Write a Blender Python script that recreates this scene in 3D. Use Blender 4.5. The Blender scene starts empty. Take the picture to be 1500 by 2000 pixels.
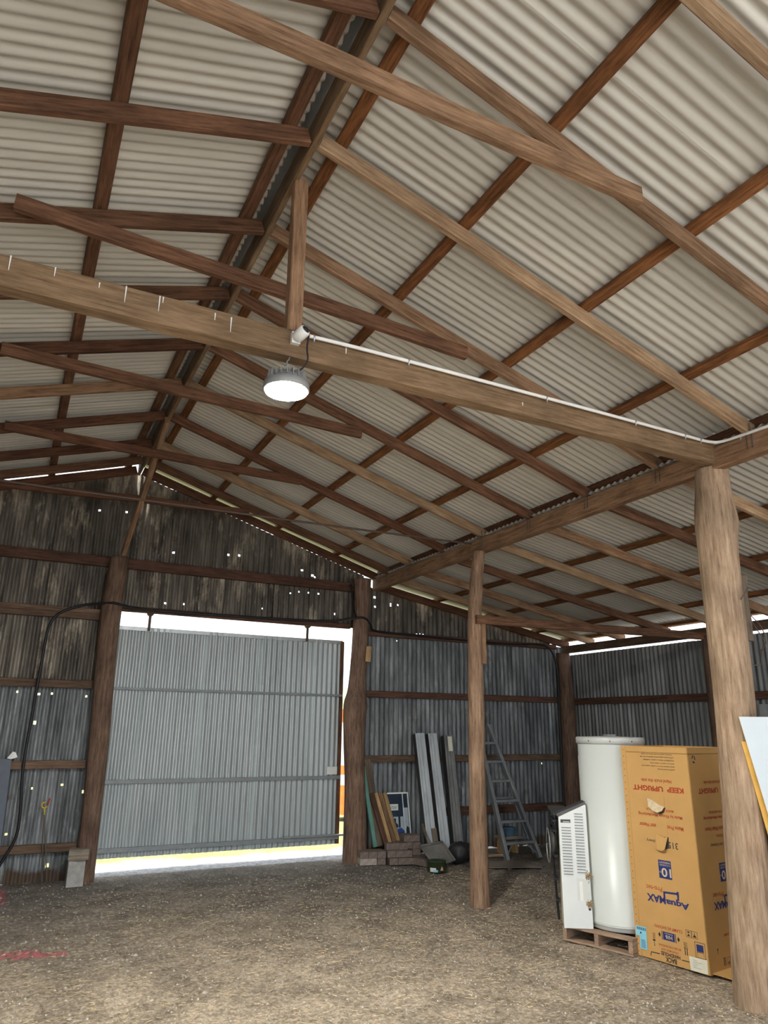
import bpy, math, random
from mathutils import Vector, Matrix, noise
random.seed(7)
scene = bpy.context.scene
C = bpy.context.collection

# ------------------------------------------------------------------ camera
def make_camera():
    yaw, pitch, roll = .4666, .2930, .0128
    f = Vector((math.sin(yaw)*math.cos(pitch), math.cos(yaw)*math.cos(pitch), math.sin(pitch)))
    r0 = Vector((math.cos(yaw), -math.sin(yaw), 0)); u0 = r0.cross(f)
    c, s = math.cos(roll), math.sin(roll)
    r = c*r0 + s*u0; u = -s*r0 + c*u0
    cam = bpy.data.cameras.new('camera'); o = bpy.data.objects.new('camera', cam); C.objects.link(o)
    cam.sensor_fit = 'VERTICAL'; cam.sensor_height = 36.0; cam.lens = 1387/2000*36
    cam.clip_start = .05; cam.clip_end = 1000
    o.matrix_world = Matrix(((r.x, u.x, -f.x, 0), (r.y, u.y, -f.y, 0), (r.z, u.z, -f.z, 1.69), (0, 0, 0, 1)))
    scene.camera = o
make_camera()

# ------------------------------------------------------------------ sky and exposure
SKY = 1.0
LAMP = 580.0
world = bpy.data.worlds.new('sky'); scene.world = world; world.use_nodes = True
bg = world.node_tree.nodes['Background']
bg.inputs[0].default_value = (.90, .95, 1.0, 1); bg.inputs[1].default_value = SKY
scene.view_settings.view_transform = 'Standard'; scene.view_settings.look = 'None'
scene.view_settings.gamma = 1; scene.view_settings.use_curve_mapping = False
scene.view_settings.exposure = 1.66
sun = bpy.data.lights.new('sun', 'SUN'); sun.energy = 9; sun.angle = math.radians(3); sun.color = (1, .95, .86)
so = bpy.data.objects.new('sun', sun); C.objects.link(so)
so.rotation_euler = Vector((.22, .10, -.97)).to_track_quat('-Z', 'Y').to_euler()   # high, from behind the camera

# ------------------------------------------------------------------ materials
MATS = {}
def nodes_of(name, rough=.7, metal=0., spec=.4):
    m = bpy.data.materials.new(name); m.use_nodes = True
    nt = m.node_tree; b = nt.nodes['Principled BSDF']
    b.inputs['Roughness'].default_value = rough; b.inputs['Metallic'].default_value = metal
    b.inputs['Specular IOR Level'].default_value = spec
    MATS[name] = m
    return m, nt, b
def N(nt, t, **kw):
    n = nt.nodes.new(t)
    for k, v in kw.items(): setattr(n, k, v)
    return n
def plain(name, col, rough=.6, metal=0., spec=.4, var=.12, scale=9., emit=None):
    m, nt, b = nodes_of(name, rough, metal, spec)
    tc = N(nt, 'ShaderNodeTexCoord'); no = N(nt, 'ShaderNodeTexNoise'); no.inputs['Scale'].default_value = scale
    no.inputs['Detail'].default_value = 5
    nt.links.new(tc.outputs['Object'], no.inputs['Vector'])
    r = N(nt, 'ShaderNodeValToRGB')
    r.color_ramp.elements[0].position = .3; r.color_ramp.elements[1].position = .7
    r.color_ramp.elements[0].color = (*[c*(1-var) for c in col], 1); r.color_ramp.elements[1].color = (*[min(1, c*(1+var)) for c in col], 1)
    nt.links.new(no.outputs['Fac'], r.inputs['Fac']); nt.links.new(r.outputs['Color'], b.inputs['Base Color'])
    if emit:
        b.inputs['Emission Color'].default_value = (*emit[0], 1); b.inputs['Emission Strength'].default_value = emit[1]
    return m
def wood(name, dark, light, axis='X', stretch=14., fine=1., rough=.75, bump=.35):
    """grain running along the local axis of the timber, shifted per timber"""
    m, nt, b = nodes_of(name, rough, 0, .25)
    tc = N(nt, 'ShaderNodeTexCoord'); oi = N(nt, 'ShaderNodeObjectInfo')
    add = N(nt, 'ShaderNodeVectorMath', operation='MULTIPLY_ADD')
    nt.links.new(oi.outputs['Random'], add.inputs[0]); add.inputs[1].default_value = (37, 19, 53)
    nt.links.new(tc.outputs['Object'], add.inputs[2])
    mp = N(nt, 'ShaderNodeMapping')
    s = [stretch*fine]*3; s['XYZ'.index(axis)] = 1.1*fine
    mp.inputs['Scale'].default_value = s
    nt.links.new(add.outputs[0], mp.inputs['Vector'])
    n1 = N(nt, 'ShaderNodeTexNoise'); n1.inputs['Scale'].default_value = 3.6; n1.inputs['Detail'].default_value = 10; n1.inputs['Roughness'].default_value = .72
    nt.links.new(mp.outputs[0], n1.inputs['Vector'])
    n2 = N(nt, 'ShaderNodeTexNoise'); n2.inputs['Scale'].default_value = 3.; n2.inputs['Detail'].default_value = 4
    nt.links.new(add.outputs[0], n2.inputs['Vector'])
    r = N(nt, 'ShaderNodeValToRGB'); e = r.color_ramp.elements
    e[0].position = .38; e[1].position = .66; e[0].color = (*dark, 1); e[1].color = (*light, 1)
    cr = e.new(.28); cr.color = (*[c*.35 for c in dark], 1)
    nt.links.new(n1.outputs['Fac'], r.inputs['Fac'])
    r2 = N(nt, 'ShaderNodeMapRange'); r2.inputs['From Min'].default_value = .3; r2.inputs['From Max'].default_value = .7
    r2.inputs['To Min'].default_value = .72; r2.inputs['To Max'].default_value = 1.15
    nt.links.new(n2.outputs['Fac'], r2.inputs['Value'])
    mx = N(nt, 'ShaderNodeVectorMath', operation='SCALE')
    nt.links.new(r.outputs['Color'], mx.inputs[0]); nt.links.new(r2.outputs[0], mx.inputs['Scale'])
    rv = N(nt, 'ShaderNodeMapRange'); rv.inputs['To Min'].default_value = .8; rv.inputs['To Max'].default_value = 1.18
    nt.links.new(oi.outputs['Random'], rv.inputs['Value'])
    mx2 = N(nt, 'ShaderNodeVectorMath', operation='SCALE')
    nt.links.new(mx.outputs[0], mx2.inputs[0]); nt.links.new(rv.outputs[0], mx2.inputs['Scale'])
    nt.links.new(mx2.outputs[0], b.inputs['Base Color'])
    bp = N(nt, 'ShaderNodeBump'); bp.inputs['Strength'].default_value = bump; bp.inputs['Distance'].default_value = .01
    nt.links.new(n1.outputs['Fac'], bp.inputs['Height']); nt.links.new(bp.outputs[0], b.inputs['Normal'])
    return m
def iron(name, cols, streak=(9, 9, .7), rough=.55, metal=.3, rust=None, rand=.15, bottom_rust=False, pos=(.3, .5, .7), blotch=None):
    """weathered corrugated iron: streaks run down the sheet (z), rust in blotches"""
    m, nt, b = nodes_of(name, rough, metal, .35)
    tc = N(nt, 'ShaderNodeTexCoord'); oi = N(nt, 'ShaderNodeObjectInfo')
    add = N(nt, 'ShaderNodeVectorMath', operation='MULTIPLY_ADD')
    nt.links.new(oi.outputs['Random'], add.inputs[0]); add.inputs[1].default_value = (17, 5, 9)
    nt.links.new(tc.outputs['Object'], add.inputs[2])
    mp = N(nt, 'ShaderNodeMapping'); mp.inputs['Scale'].default_value = streak
    nt.links.new(add.outputs[0], mp.inputs['Vector'])
    n1 = N(nt, 'ShaderNodeTexNoise'); n1.inputs['Scale'].default_value = 1.3; n1.inputs['Detail'].default_value = 9; n1.inputs['Roughness'].default_value = .68
    nt.links.new(mp.outputs[0], n1.inputs['Vector'])
    r = N(nt, 'ShaderNodeValToRGB'); el = r.color_ramp.elements
    el[0].position = pos[0]; el[0].color = (*cols[0], 1); el[1].position = pos[2]; el[1].color = (*cols[2], 1)
    x = el.new(pos[1]); x.color = (*cols[1], 1)
    nt.links.new(n1.outputs['Fac'], r.inputs['Fac'])
    out = r.outputs['Color']
    if rust:
        n2 = N(nt, 'ShaderNodeTexNoise'); n2.inputs['Scale'].default_value = 2.1; n2.inputs['Detail'].default_value = 10; n2.inputs['Roughness'].default_value = .7
        nt.links.new(add.outputs[0], n2.inputs['Vector'])
        mr = N(nt, 'ShaderNodeMapRange'); mr.inputs['From Min'].default_value = rust[1]; mr.inputs['From Max'].default_value = rust[1]+.12
        nt.links.new(n2.outputs['Fac'], mr.inputs['Value'])
        fac = mr.outputs[0]
        if bottom_rust:
            sp = N(nt, 'ShaderNodeSeparateXYZ'); nt.links.new(tc.outputs['Object'], sp.inputs[0])
            wob = N(nt, 'ShaderNodeMath', operation='MULTIPLY_ADD'); nt.links.new(n2.outputs['Fac'], wob.inputs[0]); wob.inputs[1].default_value = -.35
            nt.links.new(sp.outputs['Z'], wob.inputs[2])
            m2 = N(nt, 'ShaderNodeMapRange'); m2.inputs['From Min'].default_value = -.02; m2.inputs['From Max'].default_value = -.08
            nt.links.new(wob.outputs[0], m2.inputs['Value'])
            mxm = N(nt, 'ShaderNodeMath', operation='MAXIMUM'); nt.links.new(fac, mxm.inputs[0]); nt.links.new(m2.outputs[0], mxm.inputs[1])
            fac = mxm.outputs[0]
        mix = N(nt, 'ShaderNodeMix', data_type='RGBA'); nt.links.new(fac, mix.inputs['Factor'])
        nt.links.new(out, mix.inputs['A']); mix.inputs['B'].default_value = (*rust[0], 1)
        out = mix.outputs['Result']
    if blotch:
        mpb = N(nt, 'ShaderNodeMapping'); mpb.inputs['Scale'].default_value = (3.2, 3.2, 1.1); nt.links.new(add.outputs[0], mpb.inputs['Vector'])
        n3 = N(nt, 'ShaderNodeTexNoise'); n3.inputs['Scale'].default_value = 1.; n3.inputs['Detail'].default_value = 12; n3.inputs['Roughness'].default_value = .75
        nt.links.new(mpb.outputs[0], n3.inputs['Vector'])
        mb_ = N(nt, 'ShaderNodeMapRange'); mb_.inputs['From Min'].default_value = blotch[1]; mb_.inputs['From Max'].default_value = blotch[1]+.14; mb_.inputs['To Max'].default_value = .8
        nt.links.new(n3.outputs['Fac'], mb_.inputs['Value'])
        mxb = N(nt, 'ShaderNodeMix', data_type='RGBA'); nt.links.new(mb_.outputs[0], mxb.inputs['Factor']); nt.links.new(out, mxb.inputs['A']); mxb.inputs['B'].default_value = (*blotch[0], 1)
        out = mxb.outputs['Result']
    rv = N(nt, 'ShaderNodeMapRange'); rv.inputs['To Min'].default_value = 1-rand; rv.inputs['To Max'].default_value = 1+rand
    nt.links.new(oi.outputs['Random'], rv.inputs['Value'])
    sc = N(nt, 'ShaderNodeVectorMath', operation='SCALE'); nt.links.new(out, sc.inputs[0]); nt.links.new(rv.outputs[0], sc.inputs['Scale'])
    nt.links.new(sc.outputs[0], b.inputs['Base Color'])
    return m

wood('wood_red', (.085, .040, .022), (.235, .118, .066))
wood('wood_dark', (.07, .03, .017), (.19, .085, .045))
wood('wood_tan', (.27, .165, .095), (.52, .36, .22))
wood('wood_brown', (.18, .10, .055), (.40, .245, .145))
wood('wood_purlin', (.10, .040, .014), (.32, .135, .05))
wood('wood_beam', (.14, .085, .045), (.27, .18, .105))
wood('wood_girt', (.085, .052, .034), (.21, .135, .09))
wood('wood_girt_red', (.06, .03, .02), (.15, .075, .048))
wood('trunk_light', (.27, .175, .11), (.52, .38, .26), axis='Z', stretch=11, bump=.9)
wood('trunk_brown', (.22, .13, .08), (.47, .31, .205), axis='Z', stretch=11, bump=.9)
wood('trunk_red', (.11, .065, .045), (.29, .185, .13), axis='Z', stretch=11, bump=.8)
wood('pine_raw', (.33, .20, .09), (.58, .40, .21), stretch=18)
wood('pine_grey', (.17, .14, .11), (.33, .28, .22), stretch=18)
wood('pallet_wood', (.25, .16, .105), (.46, .33, .24), stretch=18)
wood('plank_old', (.10, .075, .055), (.21, .165, .12), stretch=18)
iron('roof_iron', [(.50, .485, .43), (.60, .585, .53), (.67, .655, .60)], streak=(.5, 6, 6), rough=.5, metal=.15, rand=.05)
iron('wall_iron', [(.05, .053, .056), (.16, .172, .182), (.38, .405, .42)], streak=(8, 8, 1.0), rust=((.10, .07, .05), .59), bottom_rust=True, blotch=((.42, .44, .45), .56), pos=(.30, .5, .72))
iron('wall_iron_grimy_shaded', [(.035, .03, .025), (.115, .10, .083), (.25, .225, .19)], streak=(8, 8, 1.0), rust=((.05, .03, .02), .57), blotch=((.55, .49, .38), .53), pos=(.33, .5, .7))  # upper rows: brown grime, plus some of their weaker light put into the colour
iron('wall_iron_plain', [(.10, .104, .108), (.22, .228, .236), (.38, .395, .41)], rust=((.15, .10, .07), .70), rand=.1)
iron('door_iron', [(.33, .37, .385), (.43, .475, .49), (.50, .54, .55)], rust=((.30, .25, .21), .70), rand=.05, metal=.35, rough=.45)
iron('steel_purlin_mat', [(.38, .41, .44), (.50, .54, .57), (.60, .64, .67)], metal=.15, rough=.4, rand=.15)
iron('steel_dull', [(.12, .125, .125), (.19, .195, .195), (.27, .275, .27)], metal=.2, rough=.6)
plain('steel', (.42, .44, .45), .4, .7)
plain('door_rail_mat', (.26, .28, .29), .6, .2)
plain('steel_dark', (.10, .10, .105), .5, .5)
plain('steel_brown', (.10, .07, .055), .7, .2)
plain('aluminium', (.25, .265, .28), .5, .35)
plain('black_rubber', (.012, .012, .014), .5)
plain('black_plastic', (.018, .018, .02), .5)
plain('dark_plastic', (.06, .058, .055), .55)
plain('white_plastic', (.80, .80, .78), .4, var=.03)
plain('lamp_body', (.30, .31, .31), .5, .2)
plain('white_enamel', (.70, .735, .74), .35, var=.04, scale=4)
plain('heater_enamel', (.64, .67, .65), .32, var=.03, scale=3)
plain('heater_trim', (.50, .52, .51), .35)
plain('dent_cream', (.62, .58, .45), .5)
plain('nest_straw', (.36, .25, .12), .9, var=.5, scale=90)
plain('cardboard', (.57, .335, .125), .8, spec=.15, var=.05, scale=5)
plain('cardboard_torn', (.62, .50, .33), .9, var=.12, scale=40)
plain('cardboard_grey', (.26, .22, .18), .9)
plain('ink_red', (.40, .06, .018), .7, var=.05)
plain('ink_black', (.035, .03, .035), .7, var=.05)
plain('ink_navy', (.02, .035, .16), .6, var=.05)
plain('ink_white', (.62, .50, .33), .7, var=.03)
plain('sticker_blue', (.27, .62, .75), .5, var=.04)
plain('paper', (.72, .70, .58), .7, var=.06)
plain('white_sheet', (.56, .63, .68), .4, var=.02)
plain('foam_yellow', (.70, .42, .10), .8)
plain('brick_red', (.20, .155, .135), .9, var=.2, scale=30)
plain('brick_pale', (.40, .345, .30), .9, var=.2, scale=30)
plain('concrete', (.36, .35, .33), .9, var=.15, scale=20)
plain('teal_paint', (.13, .30, .25), .6)
plain('print_dark', (.02, .035, .06), .25, var=.3)
plain('print_blue', (.02, .06, .25), .3)
plain('print_pale', (.42, .50, .56), .3)
plain('print_skin', (.20, .12, .09), .4)
plain('print_green', (.03, .24, .17), .4)
plain('green_plastic', (.07, .30, .10), .5)
plain('tin_green', (.03, .045, .02), .4)
plain('tin_label', (.75, .42, .25), .5)
plain('shovel_steel', (.20, .19, .175), .6, .2, var=.2)
plain('sheet_slate', (.085, .10, .14), .5)
plain('safety_orange', (.75, .14, .03), .5)
plain('hook_yellow', (.60, .42, .04), .5)
plain('hook_red', (.45, .03, .02), .5)
plain('rope', (.12, .095, .075), .9)
plain('blue_plastic', (.10, .20, .30), .5)
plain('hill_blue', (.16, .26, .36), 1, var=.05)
plain('hill_green', (.18, .26, .09), 1, var=.2, scale=.2)
m, nt, b = nodes_of('lamp_lens'); b.inputs['Base Color'].default_value = (.9, .9, .9, 1)
b.inputs['Emission Color'].default_value = (1, .985, .90, 1); b.inputs['Emission Strength'].default_value = LAMP

def floor_material():
    m, nt, b = nodes_of('dirt_floor', .95, 0, .12)
    tc = N(nt, 'ShaderNodeTexCoord'); L = nt.links.new
    big = N(nt, 'ShaderNodeTexNoise'); big.inputs['Scale'].default_value = .9; big.inputs['Detail'].default_value = 6; L(tc.outputs['Object'], big.inputs['Vector'])
    fine = N(nt, 'ShaderNodeTexNoise'); fine.inputs['Scale'].default_value = 26; fine.inputs['Detail'].default_value = 9; fine.inputs['Roughness'].default_value = .75; L(tc.outputs['Object'], fine.inputs['Vector'])
    vor = N(nt, 'ShaderNodeTexVoronoi'); vor.inputs['Scale'].default_value = 55; L(tc.outputs['Object'], vor.inputs['Vector'])
    r = N(nt, 'ShaderNodeValToRGB'); e = r.color_ramp.elements
    e[0].position = .32; e[0].color = (.21, .165, .115, 1); e[1].position = .63; e[1].color = (.80, .675, .53, 1)
    x = e.new(.48); x.color = (.51, .415, .315, 1)
    L(fine.outputs['Fac'], r.inputs['Fac'])
    # grey gravel by the door, tan earth further in
    r2 = N(nt, 'ShaderNodeValToRGB'); e = r2.color_ramp.elements
    e[0].position = .3; e[0].color = (.14, .122, .105, 1); e[1].position = .68; e[1].color = (.50, .45, .40, 1)
    L(fine.outputs['Fac'], r2.inputs['Fac'])
    sp = N(nt, 'ShaderNodeSeparateXYZ'); L(tc.outputs['Object'], sp.inputs[0])
    wob = N(nt, 'ShaderNodeMath', operation='MULTIPLY_ADD'); L(big.outputs['Fac'], wob.inputs[0]); wob.inputs[1].default_value = 4.0; L(sp.outputs['Y'], wob.inputs[2])
    mr = N(nt, 'ShaderNodeMapRange'); mr.inputs['From Min'].default_value = 8.0; mr.inputs['From Max'].default_value = 10.6; L(wob.outputs[0], mr.inputs['Value'])
    mix = N(nt, 'ShaderNodeMix', data_type='RGBA'); L(mr.outputs[0], mix.inputs['Factor']); L(r.outputs['Color'], mix.inputs['A']); L(r2.outputs['Color'], mix.inputs['B'])
    pat = N(nt, 'ShaderNodeTexNoise'); pat.inputs['Scale'].default_value = 2.6; pat.inputs['Detail'].default_value = 8; pat.inputs['Roughness'].default_value = .65; L(tc.outputs['Object'], pat.inputs['Vector'])
    pm_ = N(nt, 'ShaderNodeMapRange'); pm_.inputs['From Min'].default_value = .34; pm_.inputs['From Max'].default_value = .62; pm_.inputs['To Min'].default_value = .62; pm_.inputs['To Max'].default_value = 1.12; L(pat.outputs['Fac'], pm_.inputs['Value'])
    psc = N(nt, 'ShaderNodeVectorMath', operation='SCALE'); L(mix.outputs['Result'], psc.inputs[0]); L(pm_.outputs[0], psc.inputs['Scale'])
    # pebbly cells
    vm = N(nt, 'ShaderNodeMapRange'); vm.inputs['From Max'].default_value = .6; vm.inputs['To Min'].default_value = 1.18; vm.inputs['To Max'].default_value = .75; L(vor.outputs['Distance'], vm.inputs['Value'])
    sc = N(nt, 'ShaderNodeVectorMath', operation='SCALE'); L(psc.outputs[0], sc.inputs[0]); L(vm.outputs[0], sc.inputs['Scale'])
    # sprayed pink marking lines
    def band(axis_expr_min, axis_expr_max, out):
        a = N(nt, 'ShaderNodeMath', operation='GREATER_THAN'); L(out, a.inputs[0]); a.inputs[1].default_value = axis_expr_min
        c_ = N(nt, 'ShaderNodeMath', operation='LESS_THAN'); L(out, c_.inputs[0]); c_.inputs[1].default_value = axis_expr_max
        d = N(nt, 'ShaderNodeMath', operation='MULTIPLY'); L(a.outputs[0], d.inputs[0]); L(c_.outputs[0], d.inputs[1]); return d.outputs[0]
    def mul(p, q):
        d = N(nt, 'ShaderNodeMath', operation='MULTIPLY'); L(p, d.inputs[0]); L(q, d.inputs[1]); return d.outputs[0]
    yl = N(nt, 'ShaderNodeMath', operation='MULTIPLY_ADD'); L(sp.outputs['X'], yl.inputs[0]); yl.inputs[1].default_value = .28; L(sp.outputs['Y'], yl.inputs[2])
    yl2 = N(nt, 'ShaderNodeMath', operation='MULTIPLY_ADD'); L(fine.outputs['Fac'], yl2.inputs[0]); yl2.inputs[1].default_value = .25; L(yl.outputs[0], yl2.inputs[2])
    m1 = mul(band(6.86, 7.02, yl2.outputs[0]), band(-1.5, .66, sp.outputs['X']))
    xl = N(nt, 'ShaderNodeMath', operation='MULTIPLY_ADD'); L(fine.outputs['Fac'], xl.inputs[0]); xl.inputs[1].default_value = .25; L(sp.outputs['X'], xl.inputs[2])
    m2 = mul(band(.20, .36, xl.outputs[0]), band(8.5, 9.2, sp.outputs['Y']))
    mm = N(nt, 'ShaderNodeMath', operation='MAXIMUM'); L(m1, mm.inputs[0]); L(m2, mm.inputs[1])
    th = N(nt, 'ShaderNodeMapRange'); th.inputs['From Min'].default_value = .40; th.inputs['From Max'].default_value = .55; th.inputs['To Max'].default_value = .75; L(fine.outputs['Fac'], th.inputs['Value'])
    pm = mul(mm.outputs[0], th.outputs[0])
    mix2 = N(nt, 'ShaderNodeMix', data_type='RGBA'); L(pm, mix2.inputs['Factor']); L(sc.outputs[0], mix2.inputs['A']); mix2.inputs['B'].default_value = (.75, .16, .22, 1)
    L(mix2.outputs['Result'], b.inputs['Base Color'])
    bp = N(nt, 'ShaderNodeBump'); bp.inputs['Strength'].default_value = .9; bp.inputs['Distance'].default_value = .03
    L(fine.outputs['Fac'], bp.inputs['Height']); L(bp.outputs[0], b.inputs['Normal'])
floor_material()
def ground_material():
    m, nt, b = nodes_of('outside_ground', .95, 0, .1)
    tc = N(nt, 'ShaderNodeTexCoord'); L = nt.links.new
    fine = N(nt, 'ShaderNodeTexNoise'); fine.inputs['Scale'].default_value = 18; fine.inputs['Detail'].default_value = 9; fine.inputs['Roughness'].default_value = .75; L(tc.outputs['Object'], fine.inputs['Vector'])
    big = N(nt, 'ShaderNodeTexNoise'); big.inputs['Scale'].default_value = 1.2; L(tc.outputs['Object'], big.inputs['Vector'])
    g = N(nt, 'ShaderNodeValToRGB'); e = g.color_ramp.elements
    e[0].position = .3; e[0].color = (.06, .08, .025, 1); e[1].position = .7; e[1].color = (.17, .165, .09, 1); L(fine.outputs['Fac'], g.inputs['Fac'])
    k = N(nt, 'ShaderNodeValToRGB'); e = k.color_ramp.elements
    e[0].position = .3; e[0].color = (.08, .08, .08, 1); e[1].position = .7; e[1].color = (.42, .42, .43, 1); L(fine.outputs['Fac'], k.inputs['Fac'])
    sp = N(nt, 'ShaderNodeSeparateXYZ'); L(tc.outputs['Object'], sp.inputs[0])
    wob = N(nt, 'ShaderNodeMath', operation='MULTIPLY_ADD'); L(big.outputs['Fac'], wob.inputs[0]); wob.inputs[1].default_value = .8; L(sp.outputs['Y'], wob.inputs[2])
    mr = N(nt, 'ShaderNodeMapRange'); mr.inputs['From Min'].default_value = 10.55; mr.inputs['From Max'].default_value = 11.0; L(wob.outputs[0], mr.inputs['Value'])
    mix = N(nt, 'ShaderNodeMix', data_type='RGBA'); L(mr.outputs[0], mix.inputs['Factor']); L(k.outputs['Color'], mix.inputs['A']); L(g.outputs['Color'], mix.inputs['B'])
    L(mix.outputs['Result'], b.inputs['Base Color'])
    bp = N(nt, 'ShaderNodeBump'); bp.inputs['Strength'].default_value = .8; bp.inputs['Distance'].default_value = .03
    L(fine.outputs['Fac'], bp.inputs['Height']); L(bp.outputs[0], b.inputs['Normal'])
ground_material()

# ------------------------------------------------------------------ helpers
V = Vector
def link(name, me, mat=None, parent=None, smooth=False):
    if mat and not me.materials: me.materials.append(MATS[mat])
    if smooth:
        for p in me.polygons: p.use_smooth = True
    o = bpy.data.objects.new(name, me); C.objects.link(o)
    if parent is not None: adopt(o, parent)
    return o
def adopt(o, parent):
    o.parent = parent
    M = Matrix.Identity(4); p = parent
    chain = []
    while p is not None: chain.append(p); p = p.parent
    for q in reversed(chain): M = M @ q.matrix_parent_inverse @ q.matrix_basis
    o.matrix_parent_inverse = M.inverted()
def tag(o, label=None, cat=None, group=None, kind=None):
    if label: o['label'] = label
    if cat: o['category'] = cat
    if group: o['group'] = group
    if kind: o['kind'] = kind
    return o
def thing(name, label, cat, loc=(0, 0, 0), group=None, kind=None):
    o = bpy.data.objects.new(name, None); C.objects.link(o); o.location = loc; o.empty_display_size = .1
    return tag(o, label, cat, group, kind)
class MB:
    def __init__(s): s.v = []; s.f = []
    def add(s, vs, fs):
        n = len(s.v); s.v += [tuple(v) for v in vs]; s.f += [tuple(i+n for i in f) for f in fs]; return s
    def box(s, c, size, M=None):
        M = M or Matrix.Identity(3); c = V(c); h = [x/2 for x in size]
        vs = [c + M @ V((sx*h[0], sy*h[1], sz*h[2])) for sz in (-1, 1) for sy in (-1, 1) for sx in (-1, 1)]
        return s.add(vs, [(0, 2, 3, 1), (4, 5, 7, 6), (0, 1, 5, 4), (2, 6, 7, 3), (0, 4, 6, 2), (1, 3, 7, 5)])
    def prism(s, pts, ext):
        """closed polygon extruded along the vector ext"""
        n = len(pts); e = V(ext); vs = [V(p) for p in pts] + [V(p)+e for p in pts]
        return s.add(vs, [tuple(range(n-1, -1, -1)), tuple(range(n, 2*n))] + [(i, (i+1) % n, n+(i+1) % n, n+i) for i in range(n)])
    def tube(s, path, r, n=8, caps=True):
        P = [V(p) for p in path]; R = r if isinstance(r, (list, tuple)) else [r]*len(P)
        rings = []; up = None
        for i, p in enumerate(P):
            t = (P[min(i+1, len(P)-1)] - P[max(i-1, 0)]).normalized()
            if up is None: up = t.orthogonal().normalized()
            up = (up - t*up.dot(t)).normalized(); w = t.cross(up)
            rings.append([p + R[i]*(math.cos(a)*up + math.sin(a)*w) for a in [2*math.pi*k/n for k in range(n)]])
        vs = [q for r_ in rings for q in r_]; fs = []
        for i in range(len(P)-1):
            for k in range(n): fs.append((i*n+k, i*n+(k+1) % n, (i+1)*n+(k+1) % n, (i+1)*n+k))
        if caps: fs += [tuple(range(n-1, -1, -1)), tuple((len(P)-1)*n+k for k in range(n))]
        return s.add(vs, fs)
    def lathe(s, prof, c=(0, 0, 0), n=32, M=None):
        M = M or Matrix.Identity(3); c = V(c)
        vs = [c + M @ V((r*math.cos(2*math.pi*k/n), r*math.sin(2*math.pi*k/n), z)) for r, z in prof for k in range(n)]
        fs = [(i*n+k, i*n+(k+1) % n, (i+1)*n+(k+1) % n, (i+1)*n+k) for i in range(len(prof)-1) for k in range(n)]
        fs += [tuple(range(n-1, -1, -1)), tuple((len(prof)-1)*n+k for k in range(n))]
        return s.add(vs, fs)
    def build(s, name, mat, parent=None, smooth=False):
        me = bpy.data.meshes.new(name); me.from_pydata(s.v, [], s.f); me.update()
        return link(name, me, mat, parent, smooth)
def smooth_path(P, k=6):
    P = [V(p) for p in P]; out = []
    for i in range(len(P)-1):
        a, b_, c_, d = P[max(i-1, 0)], P[i], P[i+1], P[min(i+2, len(P)-1)]
        for j in range(k):
            t = j/k
            out.append(.5*((2*b_) + (c_-a)*t + (2*a-5*b_+4*c_-d)*t*t + (-a+3*b_-3*c_+d)*t**3))
    return out + [P[-1]]
def beam(name, A, B, w, d, mat, parent=None, up=(0, 0, 1), rough=.003, seg=7, chamfer=.006):
    """sawn timber from A to B (centre line): w wide sideways, d deep along up; local X runs along it"""
    A, B = V(A), V(B); L = (B-A).length; x = (B-A)/L; up = V(up); y = up.cross(x).normalized(); z = x.cross(y)
    c = chamfer; hw, hd = w/2, d/2
    sec = [(-hw+c, -hd), (hw-c, -hd), (hw, -hd+c), (hw, hd-c), (hw-c, hd), (-hw+c, hd), (-hw, hd-c), (-hw, -hd+c)]
    vs = []; ph = random.random()*100
    for i in range(seg+1):
        t = i/seg
        oy = rough*2*noise.noise(V((ph, t*3, 0))); oz = rough*2*noise.noise(V((ph, t*3, 9)))
        for (a, b_) in sec:
            k = 1 + (rough*6)*(random.random()-.5)
            vs.append((t*L, a*k+oy, b_*k+oz))
    fs = [tuple(range(7, -1, -1)), tuple(seg*8+k for k in range(8))]
    for i in range(seg):
        for k in range(8): fs.append((i*8+k, i*8+(k+1) % 8, (i+1)*8+(k+1) % 8, (i+1)*8+k))
    me = bpy.data.meshes.new(name); me.from_pydata(vs, [], fs); me.update()
    o = link(name, me, mat)
    o.matrix_world = Matrix(((x.x, y.x, z.x, A.x), (x.y, y.y, z.y, A.y), (x.z, y.z, z.z, A.z), (0, 0, 0, 1)))
    if parent is not None: adopt(o, parent)
    return o
def trunk(name, pts, mat, seed, lump=.06, sides=22, rings=40, knots=()):
    """a rough round post; pts are (x, y, z, radius)"""
    path = smooth_path([p[:3] for p in pts], 10); rad = [p.x for p in smooth_path([(p[3], 0, 0) for p in pts], 10)]
    n = len(path); base = path[0].copy(); vs = []; fs = []
    for i, p in enumerate(path):
        for k in range(sides):
            a = 2*math.pi*k/sides; dr = V((math.cos(a), math.sin(a), 0))
            q = V((dr.x*1.5, dr.y*1.5, p.z*.9+seed*7.3))
            f = 1 + lump*noise.noise(q) + lump*.45*noise.noise(V((dr.x*5, dr.y*5, p.z*.5+seed)))
            for (kz, ka, kh, kr) in knots:
                dd = ((p.z-kz)/kr)**2 + (((a-ka+math.pi) % (2*math.pi)-math.pi)/(kr*4))**2
                f += kh*math.exp(-dd)
            vs.append(p - base + dr*rad[i]*f)
    for i in range(n-1):
        for k in range(sides): fs.append((i*sides+k, i*sides+(k+1) % sides, (i+1)*sides+(k+1) % sides, (i+1)*sides+k))
    fs += [tuple(range(sides-1, -1, -1)), tuple((n-1)*sides+k for k in range(sides))]
    me = bpy.data.meshes.new(name); me.from_pydata([tuple(v) for v in vs], [], fs); me.update()
    o = link(name, me, mat, None, True); o.location = base
    return o
PITCH, AMP, SEG = .0762, .0095, 8
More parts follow.
